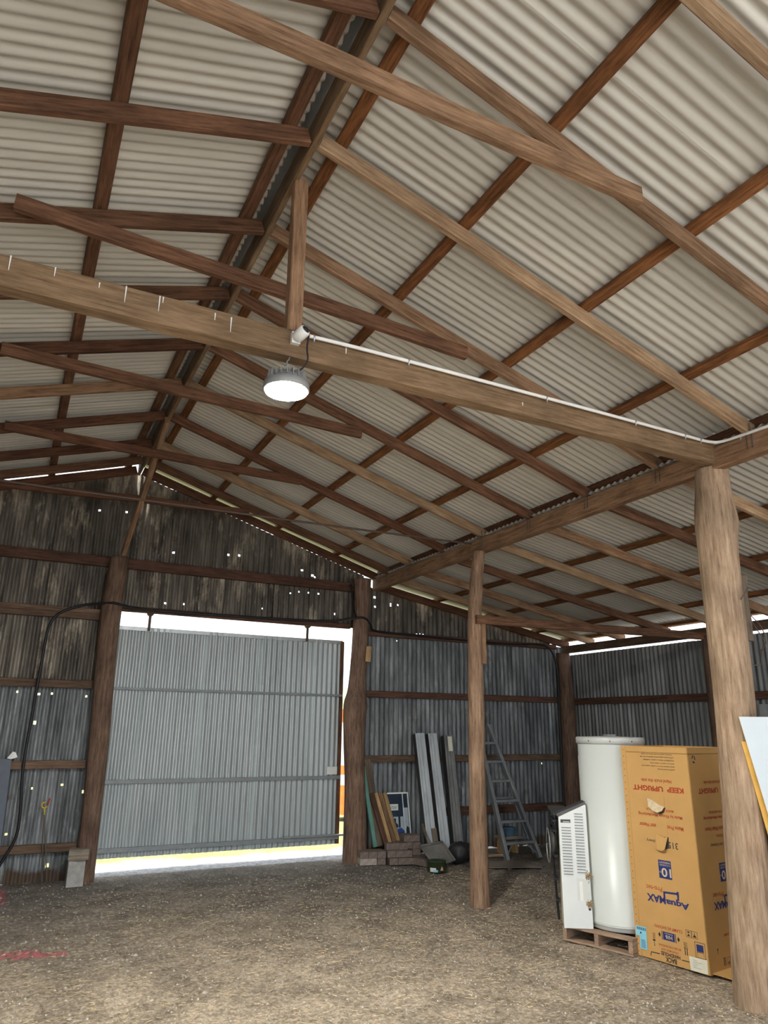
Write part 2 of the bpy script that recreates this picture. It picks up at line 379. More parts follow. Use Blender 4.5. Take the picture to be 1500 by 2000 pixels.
def wall_sheet(name, x0, x1, z0, ztop, y, mat, parent, holes=(), ragged=0., swap=False, tilt=.014):
    """corrugated sheet standing in a wall along x (or along y if swap): real waves, real nail holes"""
    n = max(2, int(round((x1-x0)/PITCH*SEG))); xs = [x0+(x1-x0)*i/n for i in range(n+1)]
    zt = ztop if callable(ztop) else (lambda x: ztop)
    cuts = [0., 1.]; zmid = [(h, (h[1]-z0)/(zt(h[0])-z0)) for h in holes if x0 < h[0] < x1 and z0 < h[1] < zt(h[0])-.02]
    for h, t in zmid: cuts += [t-h[2]/(zt(h[0])-z0), t+h[2]/(zt(h[0])-z0)]
    cuts = sorted(c for c in cuts if 0 <= c <= 1); cuts = [c for i, c in enumerate(cuts) if i == 0 or c-cuts[i-1] > .0015]; vs = []; fs = []; ph = random.random()*9
    for j, t in enumerate(cuts):
        for i, x in enumerate(xs):
            z = z0+(zt(x)-z0)*t + (ragged*noise.noise(V((x*6, ph, 0))) if j == 0 else 0)
            off = AMP*math.sin(2*math.pi*x/PITCH) + tilt*(x-x0)/(x1-x0) + .006*noise.noise(V((x*1.5, z*1.2, ph)))
            vs.append((y+off, x, z) if swap else (x, y+off, z))
    m_ = len(xs)
    for j in range(len(cuts)-1):
        tc = (cuts[j]+cuts[j+1])/2
        for i in range(m_-1):
            xc = (xs[i]+xs[i+1])/2
            if any(abs(xc-h[0]) < h[2]*.9 and abs(tc-t)*(zt(h[0])-z0) < h[2] for h, t in zmid): continue
            fs.append((j*m_+i, j*m_+i+1, (j+1)*m_+i+1, (j+1)*m_+i))
    me = bpy.data.meshes.new(name); me.from_pydata(vs, [], fs); me.update()
    return link(name, me, mat, parent, True)
def sheets(x0, x1, z0, ztop, y, mat, parent, width=.70, holes=(), ragged=0., swap=False):
    x = x0; k = 0
    while x < x1-.05:
        e = min(x+width+.05, x1)
        wall_sheet('wall_sheet', x, e, z0, ztop, y+(.0035 if k % 2 else -.0035), mat, parent, holes, ragged, swap); x += width; k += 1
def text_mesh(body, w=None, h=None, bold=0.):
    cu = bpy.data.curves.new('lettering', 'FONT'); cu.body = body; cu.size = 1; cu.offset = bold
    o = bpy.data.objects.new('lettering', cu); C.objects.link(o)
    dg = bpy.context.evaluated_depsgraph_get(); dg.update()
    me = bpy.data.meshes.new_from_object(o.evaluated_get(dg))
    bpy.data.objects.remove(o); bpy.data.curves.remove(cu)
    xs = [v.co.x for v in me.vertices]; ys = [v.co.y for v in me.vertices]
    cx, cy = (min(xs)+max(xs))/2, (min(ys)+max(ys))/2; sw, sh = max(xs)-min(xs), max(ys)-min(ys)
    kx = (w/sw) if w else h/sh; ky = (h/sh) if h else kx
    for v in me.vertices: v.co.x = (v.co.x-cx)*kx; v.co.y = (v.co.y-cy)*ky; v.co.z = 0
    return me
class Face:
    """a flat face of a thing: u to the right, v up, n outwards"""
    def __init__(s, o, u, v): s.o = V(o); s.u = V(u).normalized(); s.v = V(v).normalized(); s.n = s.u.cross(s.v)
    def p(s, a, b_, lift=0.): return s.o + s.u*a + s.v*b_ + s.n*lift
    def text(s, body, a, b_, w, h, mat, parent, flip=False, lift=.0016, name='lettering', bold=0.):
        me = text_mesh(body, w, h, bold); me.materials.clear(); o = link(name, me, mat)
        q = -1 if flip else 1; X, Y, Z, P = s.u*q, s.v*q, s.n, s.p(a, b_, lift)
        o.matrix_world = Matrix(((X.x, Y.x, Z.x, P.x), (X.y, Y.y, Z.y, P.y), (X.z, Y.z, Z.z, P.z), (0, 0, 0, 1)))
        adopt(o, parent); return o
    def poly(s, pts, name, mat, parent, lift=.0008, thick=.0006):
        return MB().prism([s.p(a, b_, lift) for a, b_ in pts], s.n*thick).build(name, mat, parent)
    def polys(s, lists, name, mat, parent, lift=.0008, thick=.0006):
        mb = MB()
        for pts in lists: mb.prism([s.p(a, b_, lift) for a, b_ in pts], s.n*thick)
        return mb.build(name, mat, parent)
def rect(a0, b0, a1, b1): return [(a0, b0), (a1, b0), (a1, b1), (a0, b1)]

# ------------------------------------------------------------------ ground and floor
def grid(name, x0, x1, y0, y1, step, hfun, mat):
    nx, ny = int((x1-x0)/step), int((y1-y0)/step)
    vs = [(x0+(x1-x0)*i/nx, y0+(y1-y0)*j/ny, 0) for j in range(ny+1) for i in range(nx+1)]
    vs = [(x, y, hfun(x, y)) for x, y, _ in vs]
    fs = [(j*(nx+1)+i, j*(nx+1)+i+1, (j+1)*(nx+1)+i+1, (j+1)*(nx+1)+i) for j in range(ny) for i in range(nx)]
    me = bpy.data.meshes.new(name); me.from_pydata(vs, [], fs); me.update()
    return link(name, me, mat, None, True)
def fh(x, y):
    k = min(1, max(0, (9.3-y)/.6))
    return -.006 + k*(.018*noise.noise(V((x*1.3, y*1.3, 0))) + .016*noise.noise(V((x*4, y*4, 3))) + .011*noise.noise(V((x*14, y*14, 5))))
tag(grid('floor', -2.6, 8.3, -1.6, 9.5, .05, fh, 'dirt_floor'), 'bare earth and gravel floor with scattered straw', None, kind='structure')
def gh(x, y):
    if -2.6 < x < 8.3 and -1.6 < y < 9.5: return -.25
    d = max(0, y-10)
    return -.03 + .01*noise.noise(V((x, y, 0))) + .012*d*min(1, d/8)
tag(grid('ground', -60, 70, -50, 80, .5, gh, 'outside_ground'), 'gravel apron and grass paddock outside', None, kind='structure')
def hills(name, dist, h0, h1, mat, label):
    vs = []; fs = []; n = 80
    for i in range(n+1):
        x = -dist*1.2 + 2.6*dist*i/n; h = h0 + (h1-h0)*(.5+.5*noise.noise(V((x/dist*4, dist, 1))))
        vs += [(x, dist*.6, -.5), (x, dist, h), (x, dist*1.5, -.5)]
    for i in range(n):
        a = i*3; fs += [(a, a+3, a+4, a+1), (a+1, a+4, a+5, a+2)]
    me = bpy.data.meshes.new(name); me.from_pydata(vs, [], fs); me.update()
    tag(link(name, me, mat, None, True), label, None, kind='structure')
hills('green_hill', 130, 7.5, 10, 'hill_green', 'green grassy rise beyond the paddock')
hills('blue_hill', 420, 34, 40, 'hill_blue', 'hazy blue hills on the horizon')

# ------------------------------------------------------------------ roof
XR, ZR, SL = 1.09, 4.846, .3085        # ridge line, underside of the rafters, slope
TH = math.atan(SL)
dR, nR = V((math.cos(TH), 0, -math.sin(TH))), V((math.sin(TH), 0, math.cos(TH)))
dL, nL = V((-math.cos(TH), 0, -math.sin(TH))), V((-math.sin(TH), 0, math.cos(TH)))
def PR(s, y, h): return V((XR, y, ZR)) + dR*s + nR*h
def PL(s, y, h): return V((XR, y, ZR)) + dL*s + nL*h
LX, LZ, LS = 4.64, 3.63, .185          # lean-to: underside of its rafters
TL = math.atan(LS)
dE, nE = V((math.cos(TL), 0, -math.sin(TL))), V((math.sin(TL), 0, math.cos(TL)))
def PE(s, y, h): return V((LX, y, LZ)) + dE*s + nE*h
YF, YB = -1.6, 9.62                     # roof runs from the open front to just past the back wall
Y1, SP = 3.0834, .8578
YR = [Y1+(i-1)*SP for i in range(-3, 9)]; YR[-1] = 8.90
ceiling = thing('ceiling', 'corrugated iron roof on hardwood rafters and purlins', None, kind='structure')
def roof_mesh(L):
    n = int(10.4*SEG); vs = []; fs = []
    for j, x in enumerate((0, L)):
        for i in range(n+1):
            yy = i/SEG*PITCH; vs.append((x, yy, AMP*math.cos(2*math.pi*yy/PITCH)))
    fs = [(i, i+1, n+2+i, n+1+i) for i in range(n)]
    me = bpy.data.meshes.new('roof_sheet'); me.from_pydata(vs, [], fs); me.update()
    for p in me.polygons: p.use_smooth = True
    me.materials.append(MATS['roof_iron']); return me
def roof_side(P, d, n, s0, s1, h):
    me = roof_mesh(s1-s0); y = YF - .36; k = 0
    w = .762; flip = (n.cross(d)).y < 0
    while k < 15:
        o = bpy.data.objects.new('roof_sheet', me); C.objects.link(o)
        yv = n.cross(d); org = P(s0, y + (0 if yv.y > 0 else w), h + AMP + (.0025 if k % 2 else 0))
        o.matrix_world = Matrix(((d.x, yv.x, n.x, org.x), (d.y, yv.y, n.y, org.y), (d.z, yv.z, n.z, org.z), (0, 0, 0, 1)))
        adopt(o, ceiling); y += w; k += 1
HS = .155
roof_side(PR, dR, nR, .02, 3.86, HS)
roof_side(PL, dL, nL, .02, 3.95, HS)
roof_side(PE, dE, nE, -.12, 3.72, HS-.005)
# ridge capping
cap = MB()
for (P, d, n) in ((PR, dR, nR), (PL, dL, nL)):
    q = [P(-.062, YF, HS+.03), P(.2, YF, HS+.022), P(.2, YB-.22, HS+.022), P(-.062, YB-.22, HS+.03)]
    cap.prism(q, n*.002)
cap.build('ridge_cap', 'steel', ceiling)
beam('flashing_board', (4.645, YF, 3.84), (4.645, 9.4, 3.84), .025, .16, 'wood_dark', ceiling, seg=6)
beam('ridge_board', (XR, YF, ZR+.075), (XR, 9.40, ZR+.075), .036, .175, 'wood_beam', ceiling, seg=16)
rmat = {1: ('wood_red', 'wood_tan'), 2: ('wood_red', 'wood_brown'), 3: ('wood_red', 'wood_red'), 4: ('wood_dark', 'wood_red'), 5: ('wood_brown', 'wood_tan'),
        6: ('wood_dark', 'wood_dark'), 7: ('wood_dark', 'wood_tan'), 8: ('wood_red', 'wood_red'), 0: ('wood_red', 'wood_brown'), -1: ('wood_red', 'wood_tan'), -2: ('wood_red', 'wood_brown'), -3: ('wood_red', 'wood_tan')}
for k, y in enumerate(YR):
    i = k-3; ml, mr = rmat[i]
    beam('rafter', PR(.025, y+.024, .05), PR(3.66, y+.024, .05), .048, .10, mr, ceiling, up=nR, rough=.004)
    beam('rafter', PL(.025, y+.024, .05), PL(3.72, y+.024, .05), .048, .10, ml, ceiling, up=nL, rough=.004)
    if y < 9.1: beam('rafter', PE(-.005, y-.14, .05), PE(3.62, y-.14, .05), .048, .10, ('wood_tan', 'wood_red', 'wood_brown')[(i+1) % 3], ceiling, up=nE, rough=.004)
    # strap of doubled rod tying the rafter to the plate
    st = MB()
    for dy in (-.012, .03): st.tube([PR(3.58, y+dy, .06), (4.538, y+dy, 3.76), (4.538, y+dy+.004, 3.66)], .0035, 6)
    st.build('rafter_strap', 'steel_dark', ceiling)
beam('rafter', PR(.025, 9.36, .05), PR(3.66, 9.36, .05), .045, .11, 'wood_dark', ceiling, up=nR)
beam('rafter', PL(.025, 9.36, .05), PL(3.7, 9.36, .05), .045, .11, 'wood_dark', ceiling, up=nL)
beam('rafter', PE(-.02, 9.36, .05), PE(3.62, 9.36, .05), .045, .11, 'wood_dark', ceiling, up=nE)
for s in (.115, .985, 1.975, 2.925):
    beam('purlin', PR(s+.02, YF, .125), PR(s+.02, 9.47, .125), .075, .05, 'wood_purlin', ceiling, up=nR, seg=14, rough=.005)
for s in (.115, 1.04, 2.0, 2.95):
    beam('purlin', PL(s, YF, .125), PL(s, 9.47, .125), .075, .05, 'wood_red', ceiling, up=nL, seg=14, rough=.005)
for s in (.06, 1.03, 1.99, 2.94, 3.55):
    beam('purlin', PE(s, YF, .122), PE(s, 9.47, .122), .07, .048, 'wood_purlin', ceiling, up=nE, seg=14, rough=.005)

# ------------------------------------------------------------------ back wall
wall_back = thing('wall_back', 'weathered corrugated iron end wall with timber rails', None, kind='structure')
def zmain(x): return ZR - SL*abs(x-XR) + .03
def zlean(x): return LZ - LS*(x-LX) + .03
HOLES = [(.42, 2.01, .012), (.05, 2.02, .012), (.28, 2.0, .012), (.80, 1.99, .012), (.28, 1.68, .02), (.66, 1.0, .012), (.90, .92, .018), (.35, .97, .012),
         (.16, .50, .012), (.62, .16, .02), (.85, .12, .02), (.86, .20, .015), (1.6, 3.18, .012), (1.84, 3.19, .012), (3.98, 3.23, .014), (2.9, 3.22, .010), (3.3, 3.47, .010),
         (1.64, 3.86, .014), (2.38, 3.92, .014), (2.53, 3.93, .014), (3.46, 3.82, .012), (3.62, 3.76, .015), (3.66, 3.74, .012), (3.42, 3.50, .011), (3.56, 3.50, .011), (3.72, 3.50, .011),
         (4.62, 3.53, .016), (4.63, 3.39, .014), (4.90, 3.46, .010), (4.90, 3.43, .010), (5.02, 3.45, .012), (5.35, 3.03, .012), (5.46, 3.03, .012), (5.40, 3.04, .009), (5.74, 3.02, .012),
         (5.0, 2.91, .008), (6.95, 3.01, .012), (7.05, 3.01, .012), (7.6, 1.16, .012), (.67, 4.30, .012), (1.0, 4.33, .012)]
sheets(-2.6, 1.0, -.012, 2.16, 9.455, 'wall_iron', wall_back, holes=HOLES, ragged=.02)
sheets(-2.6, 1.0, 2.10, 3.66, 9.435, 'wall_iron_grimy_shaded', wall_back, holes=HOLES)
sheets(-2.6, 4.45, 3.60, zmain, 9.455, 'wall_iron_grimy_shaded', wall_back, holes=HOLES)
sheets(.96, 4.45, 3.045, 3.66, 9.435, 'wall_iron_grimy_shaded', wall_back, holes=HOLES)
sheets(4.30, 8.20, .0, 1.32, 9.455, 'wall_iron', wall_back, holes=HOLES, ragged=.03)
sheets(4.30, 8.20, 1.26, 3.0, 9.437, 'wall_iron', wall_back, holes=HOLES)
sheets(4.35, 7.9, 2.95, zlean, 9.455, 'wall_iron_grimy_shaded', wall_back, holes=HOLES)
def girt(x0, x1, z, d=.10, mat='wood_girt', y=9.385, name='rail'): beam(name, (x0, y, z), (x1, y, z), .06, d, mat, wall_back, seg=8)
girt(-2.6, 4.25, 3.63, .13, 'wood_girt_red')
girt(-2.6, .90, 2.995, .06, 'wood_girt'); girt(-2.6, .88, 2.93, .07, 'wood_girt')
girt(-2.6, .86, 2.125, .095); girt(.07, .88, 1.225, .09); girt(-2.6, .9, .345, .09, 'wood_girt')
girt(4.38, 7.95, 2.985, .075, 'wood_girt_red'); girt(4.38, 7.93, 2.13, .09, 'wood_girt_red'); girt(4.4, 7.92, 1.255, .09, 'wood_girt')
girt(5.6, 7.92, .53, .11, 'wood_girt_red')
girt(1.05, 4.2, 3.06, .07, 'wood_girt_red', 9.39, 'header')

# ------------------------------------------------------------------ side walls
wall_right = thing('wall_right', 'grey corrugated iron side wall of the lean-to', None, kind='structure')
sheets(-1.6, 9.44, .0, 2.86, 8.20, 'wall_iron_plain', wall_right, swap=True, ragged=.03)
for z in (.45, 1.27, 2.11): beam('rail', (8.15, -1.6, z), (8.15, 9.3, z), .05, .095, 'wood_girt_red', wall_right, seg=10)
wall_left = thing('wall_left', 'corrugated iron side wall out of view', None, kind='structure')
sheets(-1.6, 9.44, .0, 3.75, -2.55, 'wall_iron_plain', wall_left, swap=True)
for z in (.45, 1.27, 2.11, 3.0): beam('rail', (-2.49, -1.6, z), (-2.49, 9.3, z), .05, .095, 'wood_girt', wall_left, seg=10)
beam('plate', (-2.42, YF, 3.70), (-2.42, 9.3, 3.70), .09, .16, 'wood_beam', wall_left, seg=10)

# ------------------------------------------------------------------ sliding door
door = thing('door_1', 'large corrugated iron sliding door hung outside the opening', None, loc=(2.6, 9.6, .16), kind='structure')
x = 1.0
for w in (.47, .76, .76, .76, .43):
    wall_sheet('door_sheet', x, x+w+.03, .165, 2.87, 9.60, 'door_iron', door, tilt=.022); x += w
for z, d in ((2.10, .03), (1.01, .045), (.255, .05)): beam('door_rail', (1.0, 9.575, z), (4.19, 9.575, z), .03, d, 'door_rail_mat', door, rough=0, chamfer=.002, seg=2)
beam('door_rail', (1.0, 9.62, 2.85), (4.19, 9.62, 2.85), .04, .05, 'steel', door, rough=0, chamfer=.002, seg=2)
for xx in (1.01, 4.185): beam('door_stile', (xx, 9.60, .17), (xx, 9.60, 2.86), .05, .04, 'wood_red', door, up=(0, 1, 0), rough=.001, seg=3)
for xx in (1.455, 3.63):
    r_ = MB(); r_.box((xx, 9.585, 2.94), (.035, .012, .22)); r_.tube([(xx, 9.56, 3.06), (xx, 9.61, 3.06)], .045, 14); r_.build('roller_hanger', 'steel_brown', door)
MB().box((4.06, 9.55, 1.10), (.15, .01, .10)).build('white_plate', 'white_plastic', door)
MB().tube([(3.4, 9.54, .285), (4.25, 9.52, .285), (4.30, 9.50, .30)], .014, 8).build('latch_bar', 'steel', door)
MB().tube([(.9, 9.63, 3.11), (4.4, 9.63, 3.11)], .02, 8).build('track', 'steel_dark', door)

# ------------------------------------------------------------------ posts and beams
p = trunk('post', [(4.56, 3.61, -.05, .150), (4.575, 3.595, .4, .143), (4.585, 3.58, .9, .132), (4.60, 3.56, 1.4, .132), (4.612, 3.545, 1.9, .135), (4.618, 3.54, 2.5, .137), (4.622, 3.535, 3.0, .142), (4.63, 3.53, 3.25, .150), (4.632, 3.52, 3.45, .135), (4.64, 3.515, 3.64, .125)], 'trunk_light', 1, knots=[(3.2, 5.4, .10, .12), (2.5, 4.4, .03, .05), (2.15, 4.6, .03, .04)])
tag(p, 'thick pale tree-trunk post beside the cardboard box, nearest the camera', 'post', 'round timber posts')
p = trunk('post', [(4.43, 6.565, -.05, .098), (4.428, 6.566, 1.0, .091), (4.434, 6.561, 1.8, .086), (4.444, 6.553, 2.9, .076), (4.52, 6.555, 3.61, .070)], 'trunk_brown', 2, knots=[(1.45, 3.9, .10, .05)], lump=.05)
tag(p, 'slender free-standing brown pole in the middle of the shed', 'post', 'round timber posts')
p = trunk('post', [(4.285, 9.25, -.05, .165), (4.285, 9.25, .5, .155), (4.27, 9.25, 1.0, .14), (4.245, 9.25, 1.5, .145), (4.25, 9.25, 1.95, .165), (4.27, 9.25, 2.2, .125), (4.30, 9.25, 2.7, .115), (4.315, 9.25, 3.3, .11), (4.33, 9.25, 3.74, .115)], 'trunk_red', 3, knots=[(1.98, 4.2, .12, .09)], lump=.09)
tag(p, 'knotty dark tree-trunk post at the right side of the sliding door', 'post', 'round timber posts')
p = trunk('post', [(1.0, 9.27, -.05, .105), (.995, 9.27, .7, .105), (.98, 9.27, 1.5, .115), (.95, 9.27, 2.35, .115), (.94, 9.27, 3.0, .12), (.96, 9.27, 3.68, .105)], 'trunk_red', 4, lump=.07)
tag(p, 'dark round post at the left side of the sliding door', 'post', 'round timber posts')
p = trunk('post', [(8.0, 9.28, -.05, .14), (8.01, 9.28, .5, .135), (8.035, 9.28, 1.5, .13), (8.035, 9.28, 2.3, .12), (8.01, 9.28, 2.88, .11)], 'trunk_red', 5, lump=.06)
tag(p, 'round corner post behind the white water heater', 'post', 'round timber posts')
p = trunk('post', [(8.04, 6.45, -.05, .12), (8.05, 6.45, 1.5, .11), (8.05, 6.45, 2.88, .10)], 'trunk_red', 6)
tag(p, 'dark round post against the right side wall, mostly behind the pale trunk', 'post', 'round timber posts')

o = beam('roof_beam', (4.585, YF, 3.69), (4.585, 9.36, 3.69), .09, .17, 'wood_brown', seg=20, rough=.004)
tag(o, 'long brown beam carrying the rafter ends, running back to the door post', 'beam')
o = beam('eave_beam', (8.10, YF, 2.94), (8.10, 9.36, 2.94), .09, .115, 'wood_girt', seg=18)
tag(o, 'weathered beam along the top of the right side wall', 'beam')
o = beam('tie_beam', (-2.4, 3.45, 3.745), (4.60, 3.45, 3.735), .10, .165, 'wood_beam', seg=24, rough=.006)
tag(o, 'heavy khaki-brown tie beam that carries the lamp', 'beam')
for xx, za, zb in ((-.30, 3.82, 3.74), (-.105, 3.82, 3.77), (.10, 3.80, 3.77), (.226, 3.82, 3.727), (.393, 3.815, 3.725), (.41, 3.815, 3.78), (.683, 3.80, 3.758), (.771, 3.80, 3.712), (1.45, 3.80, 3.76), (2.72, 3.74, 3.715)):
    MB().prism([(xx-.003, 3.396, za), (xx+.004, 3.396, za), (xx+.002, 3.396, zb), (xx-.001, 3.396, zb)], (0, .003, 0)).build('dropping_streak', 'white_plastic', o)
o = beam('king_post', (1.135, 3.43, 3.82), (1.125, 3.43, 4.86), .085, .075, 'wood_brown', up=(0, 1, 0))
tag(o, 'short upright timber between tie beam and ridge', 'beam')
ties = [((-.30, 2.13, 4.30), (2.52, 2.13, 4.32), .052, .10, 'wood_brown', 'rough-sawn collar tie crossing the roof, nearest the camera'),
        ((-.37, 3.86, 4.445), (2.60, 3.86, 4.30), .05, .095, 'wood_red', 'collar tie passing just behind the king post above the lamp'),
        ((-.44, 5.58, 4.39), (2.56, 5.58, 4.305), .05, .095, 'wood_red', 'collar tie passing just below the lamp, second back from the tie beam'),
        ((-.43, 7.29, 4.42), (2.60, 7.29, 4.36), .05, .09, 'wood_dark', 'dark collar tie, third back from the tie beam'),
        ((-.462, 8.83, 4.29), (2.45, 8.83, 4.37), .05, .085, 'wood_dark', 'dark collar tie nearest the end wall')]
for a, b_, w, d, mt, lab in ties: tag(beam('collar_tie', a, b_, w, d, mt, rough=.006, seg=12), lab, 'roof timber', 'collar ties across the roof')
o = beam('ridge_strut', (1.07, 7.30, 4.80), (1.0, 9.24, 3.72), .055, .09, 'wood_brown')
tag(o, 'slanting strut from the ridge down to the door post', 'roof timber')
o = beam('cross_tie', (4.40, 6.47, 2.82), (8.05, 6.47, 2.87), .045, .095, 'wood_red', seg=10)
tag(o, 'reddish board tying the slender pole to the right side wall', 'beam')
o = MB().tube(smooth_path([(-2.4, 6.62, 3.70), (-.35, 6.62, 3.668), (1.07, 6.62, 3.675), (2.7, 6.62, 3.685), (4.46, 6.62, 3.71)]), .011, 8).build('tie_rod', 'steel_brown', smooth=True)
tag(o, 'thin rusty rod stretched across the shed to the slender pole', 'rod')
o = beam('offcut_board', (4.735, 3.455, 2.80), (4.70, 3.44, 2.315), .078, .03, 'plank_old', up=(-.45, -.9, 0), rough=.01); tag(o, 'split grey offcut nailed to the pale trunk post', 'board')
o = beam('offcut_board', (4.375, 9.10, 2.76), (4.36, 9.10, 2.55), .075, .03, 'pine_raw', up=(-.4, -.9, 0)); tag(o, 'small pale offcut nailed to the knotty door post', 'board')
o = beam('offcut_board', (4.50, 6.475, 2.80), (4.50, 6.475, 2.35), .05, .03, 'wood_brown', up=(-.4, -.9, 0)); tag(o, 'narrow board strip nailed to the slender pole', 'board')
w1 = MB(); w1.tube(smooth_path([(4.74, 3.42, 2.50), (4.84, 3.42, 2.42), (4.87, 3.42, 2.32), (4.82, 3.42, 2.26), (4.79, 3.42, 2.19), (4.74, 3.40, 2.14), (4.66, 3.395, 2.14)]), .004, 6)
w1.tube(smooth_path([(4.74, 3.43, 2.48), (4.82, 3.43, 2.38), (4.86, 3.43, 2.33), (4.84, 3.43, 2.27), (4.80, 3.43, 2.24)]), .004, 6)
w1.tube(smooth_path([(4.60, 3.38, 2.60), (4.66, 3.36, 2.68), (4.72, 3.40, 2.70)]), .005, 6)
tag(w1.build('wire_loop', 'steel_brown', smooth=True), 'twisted wire loop hanging from the pale trunk post', 'wire')

# ------------------------------------------------------------------ lamp, camera, conduit, cables
lamp = thing('high_bay_lamp', 'lit round high-bay lamp hanging under the tie beam', 'lamp', (1.11, 3.42, 3.45))
lb = MB(); lb.lathe([(.028, .115), (.05, .112), (.055, .085), (.095, .075), (.10, .05), (.125, .045), (.128, .008), (.122, 0)], (1.11, 3.42, 3.45), 40); lb.build('housing', 'lamp_body', lamp, True)
fin = MB()
for k in range(20):
    a = 2*math.pi*k/20; fin.box((1.11+.085*math.cos(a), 3.42+.085*math.sin(a), 3.53), (.045, .004, .04), Matrix.Rotation(a, 3, 'Z'))
fin.build('cooling_fins', 'lamp_body', lamp)
MB().lathe([(.115, -.004), (.115, 0)], (1.11, 3.42, 3.449), 48).build('lens', 'lamp_lens', lamp)
ch = MB()
ch.tube([(1.11+.016*math.cos(a), 3.42, 3.585+.018*math.sin(a)) for a in [2*math.pi*k/14 for k in range(15)]], .004, 6)
ch.tube(smooth_path([(1.11, 3.42, 3.60), (1.105, 3.42, 3.63), (1.115, 3.42, 3.645), (1.12, 3.42, 3.67)]), .004, 6); ch.build('hanging_hook', 'steel', lamp, True)
cam = thing('security_camera', 'white cylindrical security camera fixed to the tie beam', 'camera', (1.15, 3.35, 3.76))
axis = V((.35, -.75, .35)).normalized(); Mx = axis.to_track_quat('Z', 'Y').to_matrix()
cb = MB(); cb.lathe([(.028, -.035), (.034, -.03), (.034, .035), (.03, .042)], (1.15, 3.345, 3.775), 24, Mx); cb.build('body', 'white_plastic', cam, True)
cl = MB(); cl.lathe([(.022, 0), (.022, .004), (.014, .010), (.004, .012)], V((1.15, 3.345, 3.775))+axis*.0425, 20, Mx); cl.build('lens_cover', 'black_plastic', cam, True)
MB().box((1.135, 3.385, 3.765), (.05, .03, .07)).build('bracket', 'white_plastic', cam)
cpts = [(1.19, 3.372, 3.795), (1.6, 3.372, 3.803), (2.6, 3.372, 3.803), (3.6, 3.372, 3.80), (4.25, 3.372, 3.795), (4.45, 3.36, 3.79), (4.52, 3.30, 3.785), (4.527, 3.10, 3.775), (4.527, 2.6, 3.76), (4.527, 1.8, 3.75), (4.527, .6, 3.75)]
cond = thing('cable_conduit', 'white plastic conduit clipped along the tie beam and roof beam', 'conduit', (1.19, 3.372, 3.79))
MB().tube(smooth_path(cpts), .0115, 12).build('pipe', 'white_plastic', cond, True)
for (xx, yy, zz) in ((1.24, 3.365, 3.79), (1.85, 3.365, 3.797), (2.9, 3.365, 3.797), (3.7, 3.365, 3.793), (4.2, 3.365, 3.79), (4.36, 3.36, 3.787), (4.524, 3.15, 3.77), (4.524, 2.9, 3.765)):
    k = MB(); k.tube([(xx, yy, zz+.016), (xx, yy-.008, zz), (xx, yy, zz-.018), (xx, yy, zz-.03)], .005, 6); k.build('saddle_clip', 'steel', cond)
o = MB().tube(smooth_path([(1.175, 3.33, 3.80), (1.195, 3.335, 3.785), (1.19, 3.34, 3.70), (1.20, 3.35, 3.63), (1.175, 3.38, 3.58), (1.13, 3.41, 3.565)]), .005, 8).build('lamp_cable', 'black_rubber', smooth=True)
tag(o, 'short black cable from the security camera down to the lamp', 'cable')
path = [(.05, 9.31, .05), (.16, 9.31, .26), (.267, 9.31, .56), (.227, 9.31, 1.19), (.237, 9.31, 1.74), (.251, 9.30, 2.26), (.294, 9.31, 2.83), (.55, 9.32, 3.03), (.85, 9.20, 3.08), (.96, 9.13, 3.08), (1.12, 9.25, 3.07), (1.45, 9.33, 3.06), (2.44, 9.33, 3.067), (3.52, 9.33, 3.088), (3.91, 9.30, 3.11), (4.17, 9.14, 3.15), (4.31, 9.115, 3.155), (4.45, 9.22, 3.09), (4.57, 9.31, 3.015), (5.15, 9.33, 2.997), (6.05, 9.33, 2.98), (7.03, 9.33, 2.975), (7.54, 9.32, 3.005), (7.76, 9.28, 2.92), (7.86, 9.26, 2.6), (7.85, 9.26, 1.87), (7.84, 9.26, .64), (7.83, 9.26, .02)]
o = MB().tube(smooth_path(path), .016, 8).build('power_cable', 'black_rubber', smooth=True)
tag(o, 'black power cable looping along the end wall and down to the floor', 'cable')
o = MB().tube(smooth_path([(4.16, 9.30, 3.66), (4.185, 9.27, 3.4), (4.19, 9.22, 3.25), (4.19, 9.14, 3.16)]), .013, 8).build('power_cable', 'black_rubber', smooth=True)
tag(o, 'short black cable dropping beside the top of the knotty door post', 'cable')

# ------------------------------------------------------------------ left wall corner: blocks, hook, sheet
o = MB().box((.885, 9.10, .13), (.17, .16, .26)); o = o.build('concrete_block', 'concrete'); tag(o, 'grey concrete block standing at the foot of the left door post', 'block')
o = beam('timber_block', (.80, 9.08, .315), (1.0, 9.05, .315), .16, .11, 'pine_grey', chamfer=.008, seg=4); tag(o, 'weathered timber offcut resting on the grey concrete block', 'block')
hk = thing('hook_rope', 'yellow and red hook with two ropes hanging on the left end wall', 'hook', (.58, 9.33, .02))
MB().tube([(.50+.028*math.cos(a), 9.33, .80+.03*math.sin(a)) for a in [math.pi*(1.9-1.55*k/10) for k in range(11)]], .008, 8).build('hook', 'hook_yellow', hk, True)
MB().tube([(.505, 9.33, .77), (.508, 9.33, .70)], .009, 8).build('shank', 'hook_yellow', hk, True)
MB().tube([(.53, 9.32, .80), (.545, 9.32, .87)], .008, 8).build('latch', 'hook_red', hk, True)
MB().tube(smooth_path([(.507, 9.33, .70), (.53, 9.31, .44), (.575, 9.33, .02)]), .006, 6).build('rope', 'rope', hk, True)
MB().tube(smooth_path([(.510, 9.33, .70), (.56, 9.31, .40), (.63, 9.33, .02)]), .006, 6).build('rope', 'rope', hk, True)
o = MB().prism([(-.55, 9.20, .0), (.13, 9.20, .0), (.10, 9.32, 1.29), (-.55, 9.32, 1.31)], (0, .012, 0)).build('slate_sheet', 'sheet_slate'); tag(o, 'dark blue-grey flat sheet leaning on the left end wall', 'sheet')
